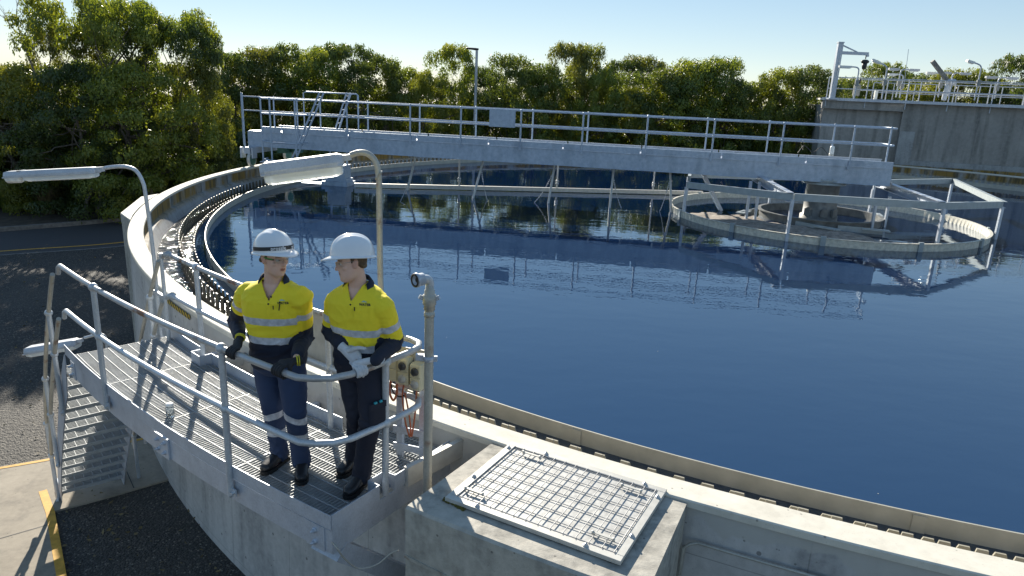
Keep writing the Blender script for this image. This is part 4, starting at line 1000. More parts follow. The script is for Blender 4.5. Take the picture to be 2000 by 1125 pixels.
for g_, wr_, d_, th in ((gR, J1['wrR'], dR, -1), (gL, J1['wrL'], dL, 1)):
    go, a, v = grip_hand(w1, wr_, g_, d_, F1, 'black_glove', th); ring_cuff(w1, a + v.normalized() * .012, v, .0345, 'yellow_cuff', .008); ring_cuff(w1, a + v.normalized() * .026, v, .0355, 'yellow_cuff', .006)
gL2, dL2 = rail_near(704, 731)
J2 = dict(hip=D(704, 712, 4.66), hipR=D(684, 722, 4.70), hipL=D(726, 725, 4.62), neck=D(700, 556, 4.62), shR=D(656, 588, 4.70), shL=D(748, 600, 4.56), elR=D(646, 648, 4.76), wrR=D(664, 671, 4.57), haR=D(688, 700, 4.45),
          elL=D(772, 668, 4.64), wrL=gL2 + Vector((.105, .03, .075)), haL=gL2, head=D(687, 513, 4.58), htop=D(691, 460, 4.62), knR=D(698, 812, 4.62), knL=D(722, 828, 4.50),
          ankR=G(692, 912, DZ) + Z * .10, ankL=G(706, 950, DZ) + Z * .10, toeR=G(664, 934, DZ), toeL=G(674, 978, DZ))
w2, F2, R2_ = person('person', 'man in white gloves at the platform corner, shown in profile looking at his workmate', J2, (-.22, -1, 0), (-.94, -.38, -.06),
       dict(cuffx=.0, girth=1.0, loose=1.05, seed=6.1, zn=1.315, bands=(1.34, 1.46), sleeve=((.12, .15), (.19, .26)), dip=.0, trousers='dark_trousers', gripR=False, gripL=True, vee=.085, htilt=.08, legpocket=True))
go, a, v = grip_hand(w2, J2['wrL'], gL2 + dL2 * -.0, dL2, F2, 'white_glove', 1)
# open relaxed right hand of the second worker
def open_hand(t, wr, tips, kn, thumb, mat, nrm):
    hb = MB(); mid = sum(kn, Vector()) / 4; ax_ = (mid - wr).normalized(); side = (kn[3] - kn[0]).normalized(); nn = ax_.cross(side).normalized(); side = nn.cross(ax_)
    hb.loft([(wr - ax_ * .03, side, nn, .034, .028), (wr, side, nn, .032, .024), (wr.lerp(mid, .45), side, nn, .040, .020), (wr.lerp(mid, .9), side, nn, .045, .015), (mid + ax_ * .008, side, nn, .040, .011)], 16)
    for k_, tp in zip(kn, tips): m_ = k_.lerp(tp, .5) + nn * nrm * .012; hb.limb([k_ - ax_ * .02, k_, m_, tp], [.012, .012, .0112, .0098], 10)
    hb.limb(thumb, [.018, .016, .013, .011], 10); return link_mesh('glove', remesh(hb, .0036, 'glove', 1), [M[mat]], t)
Yh = 4.46
kn = [D(699, 688, Yh + .01), D(699, 698, Yh - .005), D(695, 706, Yh - .01), D(689, 712, Yh - .01)]
tips = [D(704, 700, Yh - .06), D(705, 712, Yh - .06), D(700, 721, Yh - .06), D(691, 725, Yh - .05)]
open_hand(w2, D(671, 680, 4.51), tips, kn, [D(682, 685, 4.475), D(692, 681, 4.45), D(702, 679, 4.44), D(713, 681, 4.43)], 'white_glove', 1)
for a_, v_ in ((D(668, 676, 4.53), D(660, 664, 4.60) - D(672, 682, 4.5)), (J2['wrL'] + (J2['elL'] - J2['wrL']).normalized() * .025, J2['elL'] - J2['wrL'])): ring_cuff(w2, a_, v_, .040, 'blue_trim', .008) if 'blue_trim' in M else None
BM = M['bridge_steel']; ba = (BU, BN, Z)
br = thing('scraper_bridge', tuple(bp(8, 0, 1.5)), 'long pale blue-grey steel footbridge with railings spanning from tank rim to centre', 'bridge')
SL, SR = 18.02, -1.6
for off in (.55, -.55):
    sgn = 1 if off > 0 else -1; o = MB()
    o.bar(bp(SR, off, 1.265), bp(SL, off, 1.265), .012, .48)
    for z in (1.03, 1.495): o.bar(bp(SR - .005, off - sgn * .030, z), bp(SL + .005, off - sgn * .030, z), .12, .014)
    for s in range(0, 18, 2): o.bar(bp(s + .3, off - sgn * .03, 1.04), bp(s + .3, off - sgn * .03, 1.49), .06, .01, tuple(BU))
    if off > 0:
        o.bar(bp(7.0, off + .011, 1.265), bp(7.9, off + .011, 1.265), .010, .44)
        for sx in (7.05, 7.3, 7.6, 7.85):
            for z in (1.1, 1.2, 1.33, 1.43): o.ball(bp(sx, off + .018, z), .013, 6, 4)
    o.build('girder', BM, br)
    o = MB(); s = SR
    while s < 17.4:
        e_ = min(s + 2.28, 17.5); o.bar(bp(s + .01, off + sgn * .018, 1.595), bp(e_ - .01, off + sgn * .018, 1.595), .008, .165); o.bar(bp(s + .01, off - sgn * .02, 1.678), bp(e_ - .01, off - sgn * .02, 1.678), .06, .008); s += 2.3
    o.build('kick_plate', M['galvanised_steel'] if off < 0 else BM, br)
o = MB(); o.bar(bp(SR, 0, 1.265), bp(SR, 0, 1.26) + BU * .012, 1.1, .47)
for i in range(20): o.bar(bp(SR + .3 + i, -.55, 1.1), bp(SR + .3 + i, .55, 1.1), .06, .08)
o.build('cross_member', BM, br)
o = MB(); o.bar(bp(SR, 0, 1.512), bp(SL, 0, 1.512), 1.0, .02); o.build('deck', M['galvanised_steel'], br)
near = [-.45, 1.40, 3.28, 5.16, 7.03, 8.9, 10.77, 12.4, 14.5, 16.2]
farp = [-.2, 1.62, 3.40, 5.18, 7.0, 8.75, 10.6, 12.5, 14.3, 16.0, 17.7]
def bpost(s, off, z0=1.42, z1=2.58, r=.026):
    o = MB(); o.tube([bp(s, off, z0), bp(s, off, z1)], r, 8); o.ball(bp(s, off, z1), .042, 8, 6); o.ball(bp(s, off, 2.12), .038, 8, 6); o.box(bp(s, off, z0 + .03), (.09, .02, .09), ba); o.build('post', BM, br)
for s in near: bpost(s, .60)
for s in farp: bpost(s, -.60)
bpost(-1.55, 0.0, 1.5)
for z, nm in ((2.58, 'handrail'), (2.12, 'mid_rail')):
    o = MB(); o.tube([bp(17.3, .60, z), bp(-1.35, .60, z), bp(-1.5, .55, z), bp(-1.58, .35, z), bp(-1.58, -.35, z), bp(-1.5, -.55, z), bp(-1.35, -.60, z), bp(18.9, -.60, z)], .023, 8); o.build(nm, BM, br)
o = MB(); o.box(bp(9.47, .635, 2.32), (.80, .012, .50), ba); o.build('sign_plate', BM, br)
# left end: landing, ladder, raised rails
o = MB()
for s, off in ((18.9, -.60), (18.15, .55)): o.tube([bp(s, off, .95), bp(s, off, 2.70)], .03, 8)
for z in (2.58, 2.12): o.tube([bp(18.9, -.6, z), bp(18.15, .55, z)], .022, 8)
o.build('end_rail', BM, br)
o = MB()
for s, off in ((17.25, .98), (16.75, 1.30), (15.9, 1.30)):
    o.tube([bp(s, off, .62), bp(s, off, 2.58)], .028, 8); o.ball(bp(s, off, 2.58), .045, 8, 6)
for z in (2.58, 2.12, 1.25, .68): o.tube([bp(17.3, .62, z), bp(17.25, .98, z), bp(16.75, 1.30, z), bp(15.9, 1.30, z), bp(15.85, .62, z)], .022, 8)
o.build('landing_rail', BM, br)
o = MB(); o.box(bp(16.55, .95, .62), (1.3, .65, .03), ba); o.build('landing', M['galvanised_steel'], br)
o = MB(); a = bp(15.25, .75, 2.85); b = bp(16.15, 1.1, .65)
for k in (-.14, .14): o.bar(a + BN * k, b + BN * k, .03, .07, tuple(BN))
for i in range(9): p = a.lerp(b, (i + .6) / 9); o.tube([p - BN * .14, p + BN * .14], .014, 6)
o.build('ladder', BM, br)
o = MB(); a = bp(15.0, -.65, 2.85); b = bp(15.6, -.9, 1.5)
for k in (-.14, .14): o.bar(a + BN * k, b + BN * k, .03, .06, tuple(BN))
for i in range(6): p = a.lerp(b, (i + .5) / 6); o.tube([p - BN * .14, p + BN * .14], .013, 6)
o.build('ladder', BM, br)
o = MB(); o.tube([bp(16.6, -.62, 1.5), bp(16.6, -.62, 2.78), bp(16.5, -.62, 2.82), bp(14.7, -.62, 2.82), bp(14.65, -.62, 2.78), bp(14.65, -.62, 1.5)], .022, 8); o.tube([bp(14.9, -.62, 2.8), bp(15.4, -.62, 1.5)], .02, 6); o.build('raised_rail', BM, br)
# end carriage and wheels running on the coping
o = MB(); o.box(bp(17.75, -.15, .93), (.22, 2.5, .20), ba); o.box(bp(17.95, 1.0, .86), (.04, .26, .34), ba); o.box(bp(17.55, 1.0, .86), (.04, .26, .34), ba); o.build('end_carriage', M['galvanised_steel'], br)
for off in (.98, -1.3):
    Rw = 17.70; c = bp(17.70, off, .42 + .22); dd = (c - Vector((CX, CY, c.z))).normalized(); c = Vector((CX, CY, c.z)) + dd * Rw; tt = Z.cross(dd)
    o = MB(); o.lathe([(.0, -.045), (.16, -.05), (.20, -.055), (.22, -.05), (.22, .05), (.20, .055), (.16, .05), (0, .045)], c, 26, (tt, Z, dd)); w_ = o.build('wheel', M['black_rubber'] if 0 else M['frame_steel'], br)
    o = MB(); o.lathe([(0, .062), (.15, .058), (.19, .056)], c, 22, (tt, Z, -dd)); o.lathe([(0, .062), (.15, .058), (.19, .056)], c, 22, (tt, Z, dd)); o.build('hub', M['wheel_green'], w_)
o = MB(); o.box(bp(17.1, -.2, .95), (.35, .5, .28), ba); o.lathe([(0, 0), (.12, 0), (.12, .4), (0, .4)], bp(16.9, -.2, .95), 12, (BN, Z, -BU)); o.build('drive_motor', M['wheel_green'], br)
# scum beam, scrapers, chains hanging below
o = MB(); p0 = G(692, 361.5, -.03); p1 = G(1372, 377, -.03); o.bar(p0, p1, .10, .13); o.build('scum_beam', M['frame_steel'], br)
def onbeam(px):
    t = (px - 692) / (1372 - 692); v = ray(px, 370); 
    best = min((abs((D(px, 370, (p0 + (p1 - p0) * (i / 400)).y).x) - (p0 + (p1 - p0) * (i / 400)).x), i) for i in range(401)); return p0 + (p1 - p0) * (best[1] / 400)
for px in (897, 1087, 1276):
    p = onbeam(px); o = MB(); o.tube([p, Vector((p.x, p.y, 1.3))], .028, 8); o.tube([Vector((p.x, p.y, 1.27)), Vector((p.x, p.y, 1.27)) + BN * (.0 + abs((p - bp(0, 0, 0)).dot(BN)) - .5)], .03, 8)
    for z in (.18, .26): o.ball(Vector((p.x, p.y, z)), .055, 8, 5)
    o.build('scum_beam_post', M['frame_steel'], br)
for (tx, ty), (bx, by), (cx_, cy_) in (((812, 305), (796, 372), (781, 395)), ((944, 312), (924, 387), (952, 391)), ((1084, 319), (1071, 397), (1043, 396)), ((1199, 326), (1190.7, 406.5), (1214, 407)), ((1309, 331), (1310.7, 414), (1288, 413))):
    b = G(bx, by, WZ); s_ = (b - bp(0, 0, 0)).dot(BU) + .05; t = bp(s_ + (.1 if 1 else 0), 0.15, 1.05); vv = ray(tx, ty); k = (t.y) / vv.y
    t = D(tx, ty, t.y); o = MB(); o.tube([t + (t - b) * .05, b + (b - t) * .25], .035, 10); o.ball(t, .06, 8, 6); o.build('scraper_arm', M['frame_steel'], br)
    c0 = t.lerp(b, .22); c1 = G(cx_, cy_, WZ); o = MB(); n = 22
    for i in range(n):
        p = c0.lerp(c1, i / n); q_ = c0.lerp(c1, (i + .8) / n); sg = -.10 * math.sin(PI * i / n); o.bar(p + Z * sg, q_ + Z * sg, .010 if i > 7 else .035, .010 if i % 2 else .03)
    o.build('chain', M['frame_steel'], br)
b = thing('scum_box', tuple(G(672, 362, WZ)), 'grey steel scum box on legs standing in the water under the bridge end', 'scum box')
c = G(668, 361, WZ) + BU * .1
o = MB(); o.box(c + Z * .42, (.62, .5, .5), ba); o.box(c + Z * .06 + BN * .04, (.9, .7, .14), ba); o.box(c + Z * .18, (.74, .56, .10), ba); o.build('box', BM, b)
o = MB()
for x in (-.3, .3): o.bar(c + BU * x + Z * .6, c + BU * x + Z * 1.15, .06, .06)
o.bar(c + BU * 1.3 + Z * .0, c - BU * .2, .5, .03); o.build('frame', BM, b)
bc = bp(-.1, .25, 1.69); b = thing('warning_beacon', tuple(bc), 'small clear beacon lamp near the centre end of the bridge', 'beacon')
bc = D(1623.5, 303, bc.y); b.location = bc; b['_w'] = list(bc)
o = MB(); o.lathe([(0, 0), (.065, 0), (.065, .06), (.05, .07)], bc - Z * .02, 12); o.build('base', M['frame_steel'], b)
o = MB(); o.lathe([(.055, .05), (.06, .06), (.06, .22), (.05, .27), (0, .28)], bc - Z * .02, 14); o.build('lens', M['white_enamel'], b)
o = MB(); pts = [bc + BU * .9 + Z * .0, bc + BU * .75 + Z * .22, bc + BU * .5 + Z * .05, bc + BU * .3 + Z * .2, bc + BU * .1 + Z * .02]; o.tube(smooth3(pts), .010, 6); tag(o.build('cable', M['black_rubber']), 'black cable coiled on the bridge deck beside the beacon', 'cable')
# ---------------------------------------------------------------- centre of the tank
cc = Vector((CX, CY, 0))
col = thing('centre_column', (CX, CY, WZ), 'thick grey steel column with a bolted flange rising from the middle of the tank', 'column')
o = MB(); o.lathe([(.52, -.3), (.52, .02), (.455, .04), (.455, .93), (.50, .95), (.50, 1.0)], cc, 32); o.build('shaft', M['column_paint'], col)
o = MB(); o.lathe([(.0, .93), (.60, .93), (.60, .985), (.55, .99), (.55, 1.03), (.60, 1.035), (.60, 1.09), (0, 1.09)], cc, 36)
for i in range(24): a = 2 * PI * i / 24; o.lathe([(0, .06), (.022, .06), (.022, -.12), (0, -.12)], cc + Vector((math.cos(a) * .57, math.sin(a) * .57, 1.06)), 6, smooth=False)
o.build('flange', M['chamber_concrete'] if 0 else M['frame_paint'], col)
for az in (-150, -98, -60):
    d = Vector((math.cos(rad(az)), math.sin(rad(az)), 0)); o = MB(); o.box(cc + d * .50 + Z * .12, (.08, .20, .20), (d, Z.cross(d), Z)); o.ball(cc + d * .52 + Z * .21, (.02, .10, .07), 8, 6, ax=(d, Z.cross(d), Z)); o.build('access_cover', M['column_paint'], col)
ir = thing('inner_ring', (CX, CY, WZ), 'low grey steel inner ring around the centre column', 'ring')
def circ(o, prof, a0=0, a1=360, n=96): o.lathe(prof + [prof[0]], cc, n, a0=a0, a1=a1, smooth=False)
o = MB(); circ(o, [(1.62, -.5), (1.66, -.5), (1.66, .07), (1.72, .07), (1.72, .10), (1.62, .10)]); o.build('wall', M['column_paint'], ir)
for a in (-80, -115, 10, 170):
    d = Vector((math.cos(rad(a)), math.sin(rad(a)), 0)); q_ = Z.cross(d); o = MB(); o.bar(cc + d * 1.7 - q_ * .5 + Z * (-.06), cc + d * 2.25 + q_ * .45 + Z * (-.06), .03, .16); o.bar(cc + d * 2.0 - Z * .01, cc + d * 2.3 - Z * .01 + q_ * .6, .25, .03)
    o.build('port_lip', M['frame_paint'], ir)
fr = thing('outer_ring', (CX, CY, WZ), 'wide shallow ring of pale ribbed plastic sheet floating around the tank centre', 'ring')
o = MB(); n = 300; prof = [(4.20, -.30), (4.26, -.30), (4.26, .05), (4.29, .055), (4.29, .072), (4.22, .072)]; vs = []; k = len(prof)
for i in range(n):
    a = 2 * PI * i / n; rib = .022 if i % 2 else 0
    vs += [cc + Vector((math.cos(a) * (r - (rib if z < .065 else 0)), math.sin(a) * (r - (rib if z < .065 else 0)), z)) for r, z in prof]
o.add(vs, [(i * k + j, ((i + 1) % n) * k + j, ((i + 1) % n) * k + (j + 1) % k, i * k + (j + 1) % k) for i in range(n) for j in range(k)]); o.build('ribbed_sheet', M['ring_plastic'], fr)
for i in range(12): a = 2 * PI * (i + .3) / 12; d = Vector((math.cos(a), math.sin(a), 0)); MB().box(cc + d * 4.275 - Z * .04, (.05, .12, .30), (d, Z.cross(d), Z)).build('joint_plate', M['frame_paint'], fr)
# channel frames standing on the ring
def on_ring(a, R=4.26): return Vector((CX + R * math.cos(rad(a)), CY + R * math.sin(rad(a)), .05))
FZ = .80; fm = M['frame_paint']
def cbeam(o, a, b, h=.17, w_=.09):
    o.bar(a, b, .012, h); u_ = (Vector(b) - Vector(a)).normalized(); s_ = Z.cross(u_) * (w_ / 2)
    for z in (h / 2 - .006, -h / 2 + .006): o.bar(Vector(a) + s_ + Z * z, Vector(b) + s_ + Z * z, w_, .012)
L1 = G(1335, 413, .05); L2 = pol2 = on_ring(-122); L3 = G(1830, 475, .05); L4 = G(1946, 455, .05); L5 = on_ring(140); L6 = on_ring(45)
frm = thing('channel_frame', (CX, CY, .8), 'grey steel channel frame on legs fixed over the two rings at the tank centre', 'frame')
HT = {}
def top(p, z=None): return Vector((p.x, p.y, HT.get(id(p), FZ) if z is None else z))
HT.update({id(L1): .80, id(L2): .96, id(L3): .94, id(L4): .80, id(L5): .72, id(L6): .8})
o = MB(); cbeam(o, top(L1), top(L2)); o.build('beam', fm, frm)
o = MB(); cbeam(o, top(L2) + BU * -.04, top(L3)); o.build('beam', fm, frm)
o = MB(); cbeam(o, top(L3) , top(L4)); o.build('beam', fm, frm)
o = MB(); cbeam(o, top(L5), top(L6)); o.build('beam', fm, frm)
L7 = D(1858, 366, 24.2)
o = MB(); cbeam(o, D(1691, 357, 22.6), top(L7)); cbeam(o, top(L7), top(L4)); o.build('beam', fm, frm)
o = MB(); cbeam(o, top(L2), G(1478, 345, .98), .22, .14); o.build('radial_beam', M['galvanised_steel'], frm)
o = MB(); cbeam(o, top(L3), G(1721, 358, .98), .22, .14); o.build('radial_beam', M['galvanised_steel'], frm)
o = MB(); cbeam(o, top(L5), top(L5.lerp(L1, .35), .74)); o.build('beam', fm, frm)
for p in (L1, L2, L3, L4, L5, L6, L7):
    o = MB(); o.bar(top(p, -.2), top(p) - Z * .06, .07, .07, (1, 0, 0)); o.build('leg', M['galvanised_steel'], frm)
for a, R in ((-160, 2.55), (-157, 2.35), (112, 2.1), (80, 1.9), (20, 1.9), (-30, 1.75), (-62, 1.75)):
    p = on_ring(a, R); o = MB(); o.bar(top(p, -.2), top(p, FZ + (.2 if a < -150 else -.05)), .08, .06, (1, 0, 0)); o.build('leg', M['galvanised_steel'], frm)
for (x0, y0, Y0), (x1, y1, z1) in (((1372, 337, 20.9), (1408, 412, WZ)),):
    o = MB(); o.bar(D(x0, y0, Y0), G(x1, y1, z1), .10, .10); o.build('brace', M['galvanised_steel'], frm)
# scum crust in the front left of the ring
o = MB(); rr = random.Random(3); na, nr_ = 110, 26
for i in range(na + 1):
    a = -190 + 112 * i / na
    for j in range(nr_ + 1):
        R = 1.9 + 2.28 * j / nr_; edge_ = min(1, min(i, na - i) / 14, (nr_ - j) / 2 + .3)
        x, y = CX + R * math.cos(rad(a)), CY + R * math.sin(rad(a)); nn = noise.fractal(Vector((x * 1.3, y * 1.3, 1)), 1, 2, 5)
        far_ = max(0, math.sin(rad(a + 190) * 1.6)) ; o.v.append(Vector((x, y, WZ - .035 + .055 * edge_ + .05 * nn + .06 * max(0, far_) * math.exp(-((R - 2.6) / .7) ** 2))))
for i in range(na):
    for j in range(nr_): k = i * (nr_ + 1) + j; o.f.append([k, k + 1, k + nr_ + 2, k + nr_ + 1]); o.m.append(0); o.sm.append(True)
tag(o.build('scum_crust', M['crust']), 'patch of brown dried scum floating inside the outer ring', 'scum', kind='stuff')
# ---------------------------------------------------------------- raised concrete tank behind, with walkway, crane and lamps
bt = thing('concrete_tank_building', (20, 37.5, GZ), 'high grey concrete tank wall with a projecting walkway slab behind the round tank', 'building')
Bl = Vector((15.95, 38.0, 0)); Bm = Vector((19.55, 37.0, 0)); Br = Vector((46, 28.3, 0))
u1 = (Bm - Bl).normalized(); u2 = (Br - Bm).normalized(); n1 = Vector((u1.y, -u1.x, 0)); n2 = Vector((u2.y, -u2.x, 0))
TZ = 3.42
HZ = (TZ - .03 + GZ) / 2; HH = TZ - .03 - GZ
o = MB(); o.bar(Bl + Z * HZ - n1 * .6, Bm + Z * HZ - n1 * .6 + u1 * 1, 1.2, HH)
o.prism([Bl - n1 * .8, Bl - n1 * 8, Br - n2 * 8, Br - n2 * .8, Bm - n1 * .7], GZ, TZ - .25); o.build('wall', M['building_concrete'], bt)
o = MB(); o.bar(Bm + Z * HZ - n2 * .25, Br + Z * HZ - n2 * .25, 1.0, HH)
for i in range(12): p = Bm + u2 * (1.05 + i * 2.35) + n2 * .25; o.bar(p + Z * -2, p + Z * (TZ - .3), .025, .012, (u2.x, u2.y, 0))
o.build('wall', M['building_concrete'], bt)
o = MB(); o.bar(Bm + n2 * .32 + Z * (TZ / 2 - .9) + u2 * .0, Bm + n2 * .32 + u2 * .7 + Z * (TZ / 2 - .9), .16, TZ - 1.0); o.bar(Bm + n2 * .35 + Z * .32, Br + n2 * .35 + Z * .32, .18, .55); o.build('pilaster', M['inner_wall_concrete'], bt)
o = MB(); o.bar(Bl + n1 * .10 + Z * (TZ - .22) - u1 * .15, Bm + n1 * .10 + Z * (TZ - .22), .5, .42); o.build('edge_beam', M['building_concrete'], bt)
o = MB(); o.bar(Bl - u1 * .3 - n1 * .3 + Z * (TZ + .03), Bm - n1 * .3 + Z * (TZ + .03), 1.5, .09); o.bar(Bm - n2 * .2 + Z * (TZ + .03), Br - n2 * .2 + Z * (TZ + .03), 1.5, .09); o.build('walkway_slab', M['coping_concrete'], bt)
def brail(o0, uu, nn, L, back, nm='railing', n=None):
    o = MB(); b0 = o0 + nn * back + Z * (TZ + .07); k = n or int(L / 1.75)
    for z in (.50, 1.05): o.tube([b0 + Z * z, b0 + uu * L + Z * z], .024, 6)
    for i in range(k + 1): p = b0 + uu * (L * i / k); o.tube([p - Z * .4, p + Z * 1.05], .026, 6)
    o.build(nm, M['galvanised_steel'], bt)
brail(Bl, u1, n1, (Bm - Bl).length, .36); brail(Bm, u2, n2, (Br - Bm).length, .5)
brail(Bl + u1 * 1.5, u2, n2, 22, -1.6, n=14); brail(Bl + u1 * 3, u2, n2, 24, -6, n=22)
o = MB(); o.bar(Bl - u1 * .2 + n1 * .42 + Z * (TZ + .04), Br + n2 * .55 + Z * (TZ + .04), .05, .14); o.build('kick_plate', M['galvanised_steel'], bt)
Yc = 37.4
def crane_like():
    t = thing('jib_crane', tuple(D(1624, 193, Yc)), 'tall grey jib crane with a short arm and hanging hoist', 'crane')
    b = D(1624, 194, Yc); tp = D(1644.5, 83, Yc); tp = Vector((b.x, b.y, tp.z))
    o = MB(); o.bar(b, tp, .26, .20, (0, 1, 0)); o.box(tp, (.30, .26, .05)); o.box(b + Z * .03, (.5, .5, .06)); o.build('mast', M['galvanised_steel'], t)
    a0 = D(1643, 103, Yc); a0 = Vector((b.x + .05, b.y, a0.z)); a1 = D(1696, 106, Yc); a1.z = a0.z
    o = MB(); o.bar(a0, a1, .12, .15); o.bar(a1 + Vector((-.1, 0, -.09)), a1 + Vector((.02, 0, -.09)), .14, .10); o.build('jib', M['galvanised_steel'], t)
    o = MB(); o.tube([tp - Z * .08, a0.lerp(a1, .6) + Z * .06], .035, 6); o.build('tie_rod', M['galvanised_steel'], t)
    h = a1 - Vector((.10, 0, 0)); o = MB(); o.tube([h - Z * .05, h - Z * .25], .025, 6); o.ball(h - Z * .38, (.22, .14, .11), 10, 6); o.lathe([(0, -.75), (.09, -.75), (.12, -.62), (.12, -.42), (0, -.40)], h, 10); ho = o.build('hoist', M['black_metal'], t)
    o = MB(); o.tube([h - Z * .7 - Vector((.02, 0, 0)), h - Z * 1.25 - Vector((.08, 0, 0))], .012, 5); o.ball(h - Z * 1.32 - Vector((.09, 0, 0)), (.06, .05, .13), 8, 5); o.build('hook', M['black_metal'], ho)
    o = MB(); pts = [Vector((b.x - .02 + .06, b.y - .1, a0.z - .1)), Vector((b.x + .04, b.y - .15, b.z + 1.4)), Vector((b.x - .15, b.y - .12, b.z + .2))]; o.tube(pts, .012, 5); o.build('pull_rope', M['white_enamel'], t)
crane_like()
def far_lamp(px, pyb, pyt, Yl, dirx, L_, lab, tilt=.0, box=True, dbl=False):
    b = D(px, pyb, Yl); tz = D(px, pyt, Yl).z; t = thing('walkway_lamp', tuple(b), lab, 'lamp', 'strip lamps on the raised walkway')
    tp = Vector((b.x, b.y, tz)); dx = Vector((dirx, 0, tilt)); o = MB()
    o.tube(smooth3([b, b + Z * (tz - b.z) * .5, tp - Z * .2, tp - Z * .05 + dx * .05, tp + dx * .2, tp + dx * .45]), .035, 7); o.build('pole', M['galvanised_steel'], t)
    for s in ((1, -1) if dbl else (1,)):
        o = MB(); d_ = Vector((dirx * s, 0, tilt)); a = tp + d_ * (.4 if s > 0 else .1); o.bar(a, a + d_ * L_, .16, .10); o.bar(a + d_ * .06 - Z * .06, a + d_ * (L_ - .06) - Z * .06, .12, .05)
        o.build('housing', M['white_enamel'] if not dbl else M['lamp_housing'], t)
    if box: o = MB(); o.box(b + Z * ((tz - b.z) * .5) - Vector((.02, .06, 0)), (.18, .10, .28)); o.build('switch_box', M['grey_plastic'], t)
far_lamp(1668, 193, 131, 36.8, -1, .62, 'slim strip lamp on a bent pole next to the jib crane mast')
far_lamp(1722, 193, 129, 36.9, -1, .40, 'strip lamp angled up on the second pole right of the jib crane', .35)
far_lamp(1750, 190, 135, 38.6, 1, .55, 'twin armed strip lamp on a thick pole where the treetop rises behind', 0, True, True)
far_lamp(1757, 191, 146, 40.5, -1, .45, 'short strip lamp tucked behind the twin armed lamp')
far_lamp(1832, 190, 143, 38.2, -1, .45, 'small strip lamp just left of the tilted davit')
far_lamp(1852, 188, 142, 41.0, 1, .60, 'twin armed strip lamp just right of the tilted davit', 0, True, True)
far_lamp(1903, 196, 127, 35.6, -1, .36, 'tall strip lamp with a grey switch box, tallest towards the right edge', .25)
far_lamp(1942, 193, 151, 38.5, 1, .60, 'twin armed strip lamp closest to the right edge of the photo', 0, True, True)
t = thing('davit', tuple(D(1846, 195, 37.8)), 'tilted grey davit arm leaning left on its stand above the walkway', 'davit')
b = D(1843, 196, 37.8); k_ = D(1847, 160, 37.8); k_.x = b.x + .05; e_ = D(1821, 119, 37.8)
o = MB(); o.tube([b, k_], .12, 8); o.build('stand', M['galvanised_steel'], t); o = MB(); o.bar(k_ - (e_ - k_) * .05, e_, .16, .18); o.build('arm', M['column_paint'], t)
o = MB(); o.ball(k_, .17, 8, 6); o.lathe([(0, 0), (.16, 0), (.16, .2), (0, .2)], k_ + Vector((.1, -.1, 0)), 10, (Z, Vector((1, 0, 0)), Vector((0, -1, 0)))); o.build('winch', M['galvanised_steel'], t)
o = MB(); o.tube([D(1765, 172, 39), D(1774.5, 96, 39)], .014, 5); tag(o.build('radio_aerial', M['galvanised_steel']), 'thin bare radio aerial rising between the walkway lamps', 'aerial')
o = MB(); o.box(D(1673, 176, 38), (.32, .12, .55)); tag(o.build('control_cabinet', M['grey_plastic']), 'small pale cabinet behind the raised walkway railing by the crane', 'cabinet')
o = MB(); o.box(D(1710, 187, 38.2), (.14, .14, .55)); tag(o.build('control_cabinet', M['white_enamel']), 'narrow white box behind the raised walkway railing', 'cabinet')
# tall lamp post behind the tank
Yq = 42.5; b = D(925, 330, Yq); b.z = GZ; tz = D(929, 97, Yq).z; t = thing('lamp_post', tuple(b), 'tall slim lamp post with a small floodlight head in front of the trees', 'lamp post')
o = MB(); o.tube([b, Vector((b.x, b.y, tz))], .085, 10, rs=[.11, .075]); o.build('pole', M['lamp_housing'], t)
o = MB(); o.loft([(Vector((b.x + .10, b.y, tz + .03)), Vector((0, 1, 0)), Z, .13, .05), (Vector((b.x - .1, b.y, tz + .03)), Vector((0, 1, 0)), Z, .17, .07), (Vector((b.x - .55, b.y, tz + .06)), Vector((0, 1, 0)), Z, .15, .05), (Vector((b.x - .62, b.y, tz + .06)), Vector((0, 1, 0)), Z, .08, .03)], 10); o.build('lamp_head', M['black_metal'], t)
b = G(318, 392, GZ); b = Vector((D(320, 375, 31).x, 31, GZ)); zt_ = D(320, 362, 31).z
o = MB(); o.box((b.x, b.y, (GZ + zt_) / 2), (.17, .17, zt_ - GZ)); tag(o.build('marker_post', M['kerb_concrete']), 'pale square marker post at the bushes behind the tank coping', 'post')
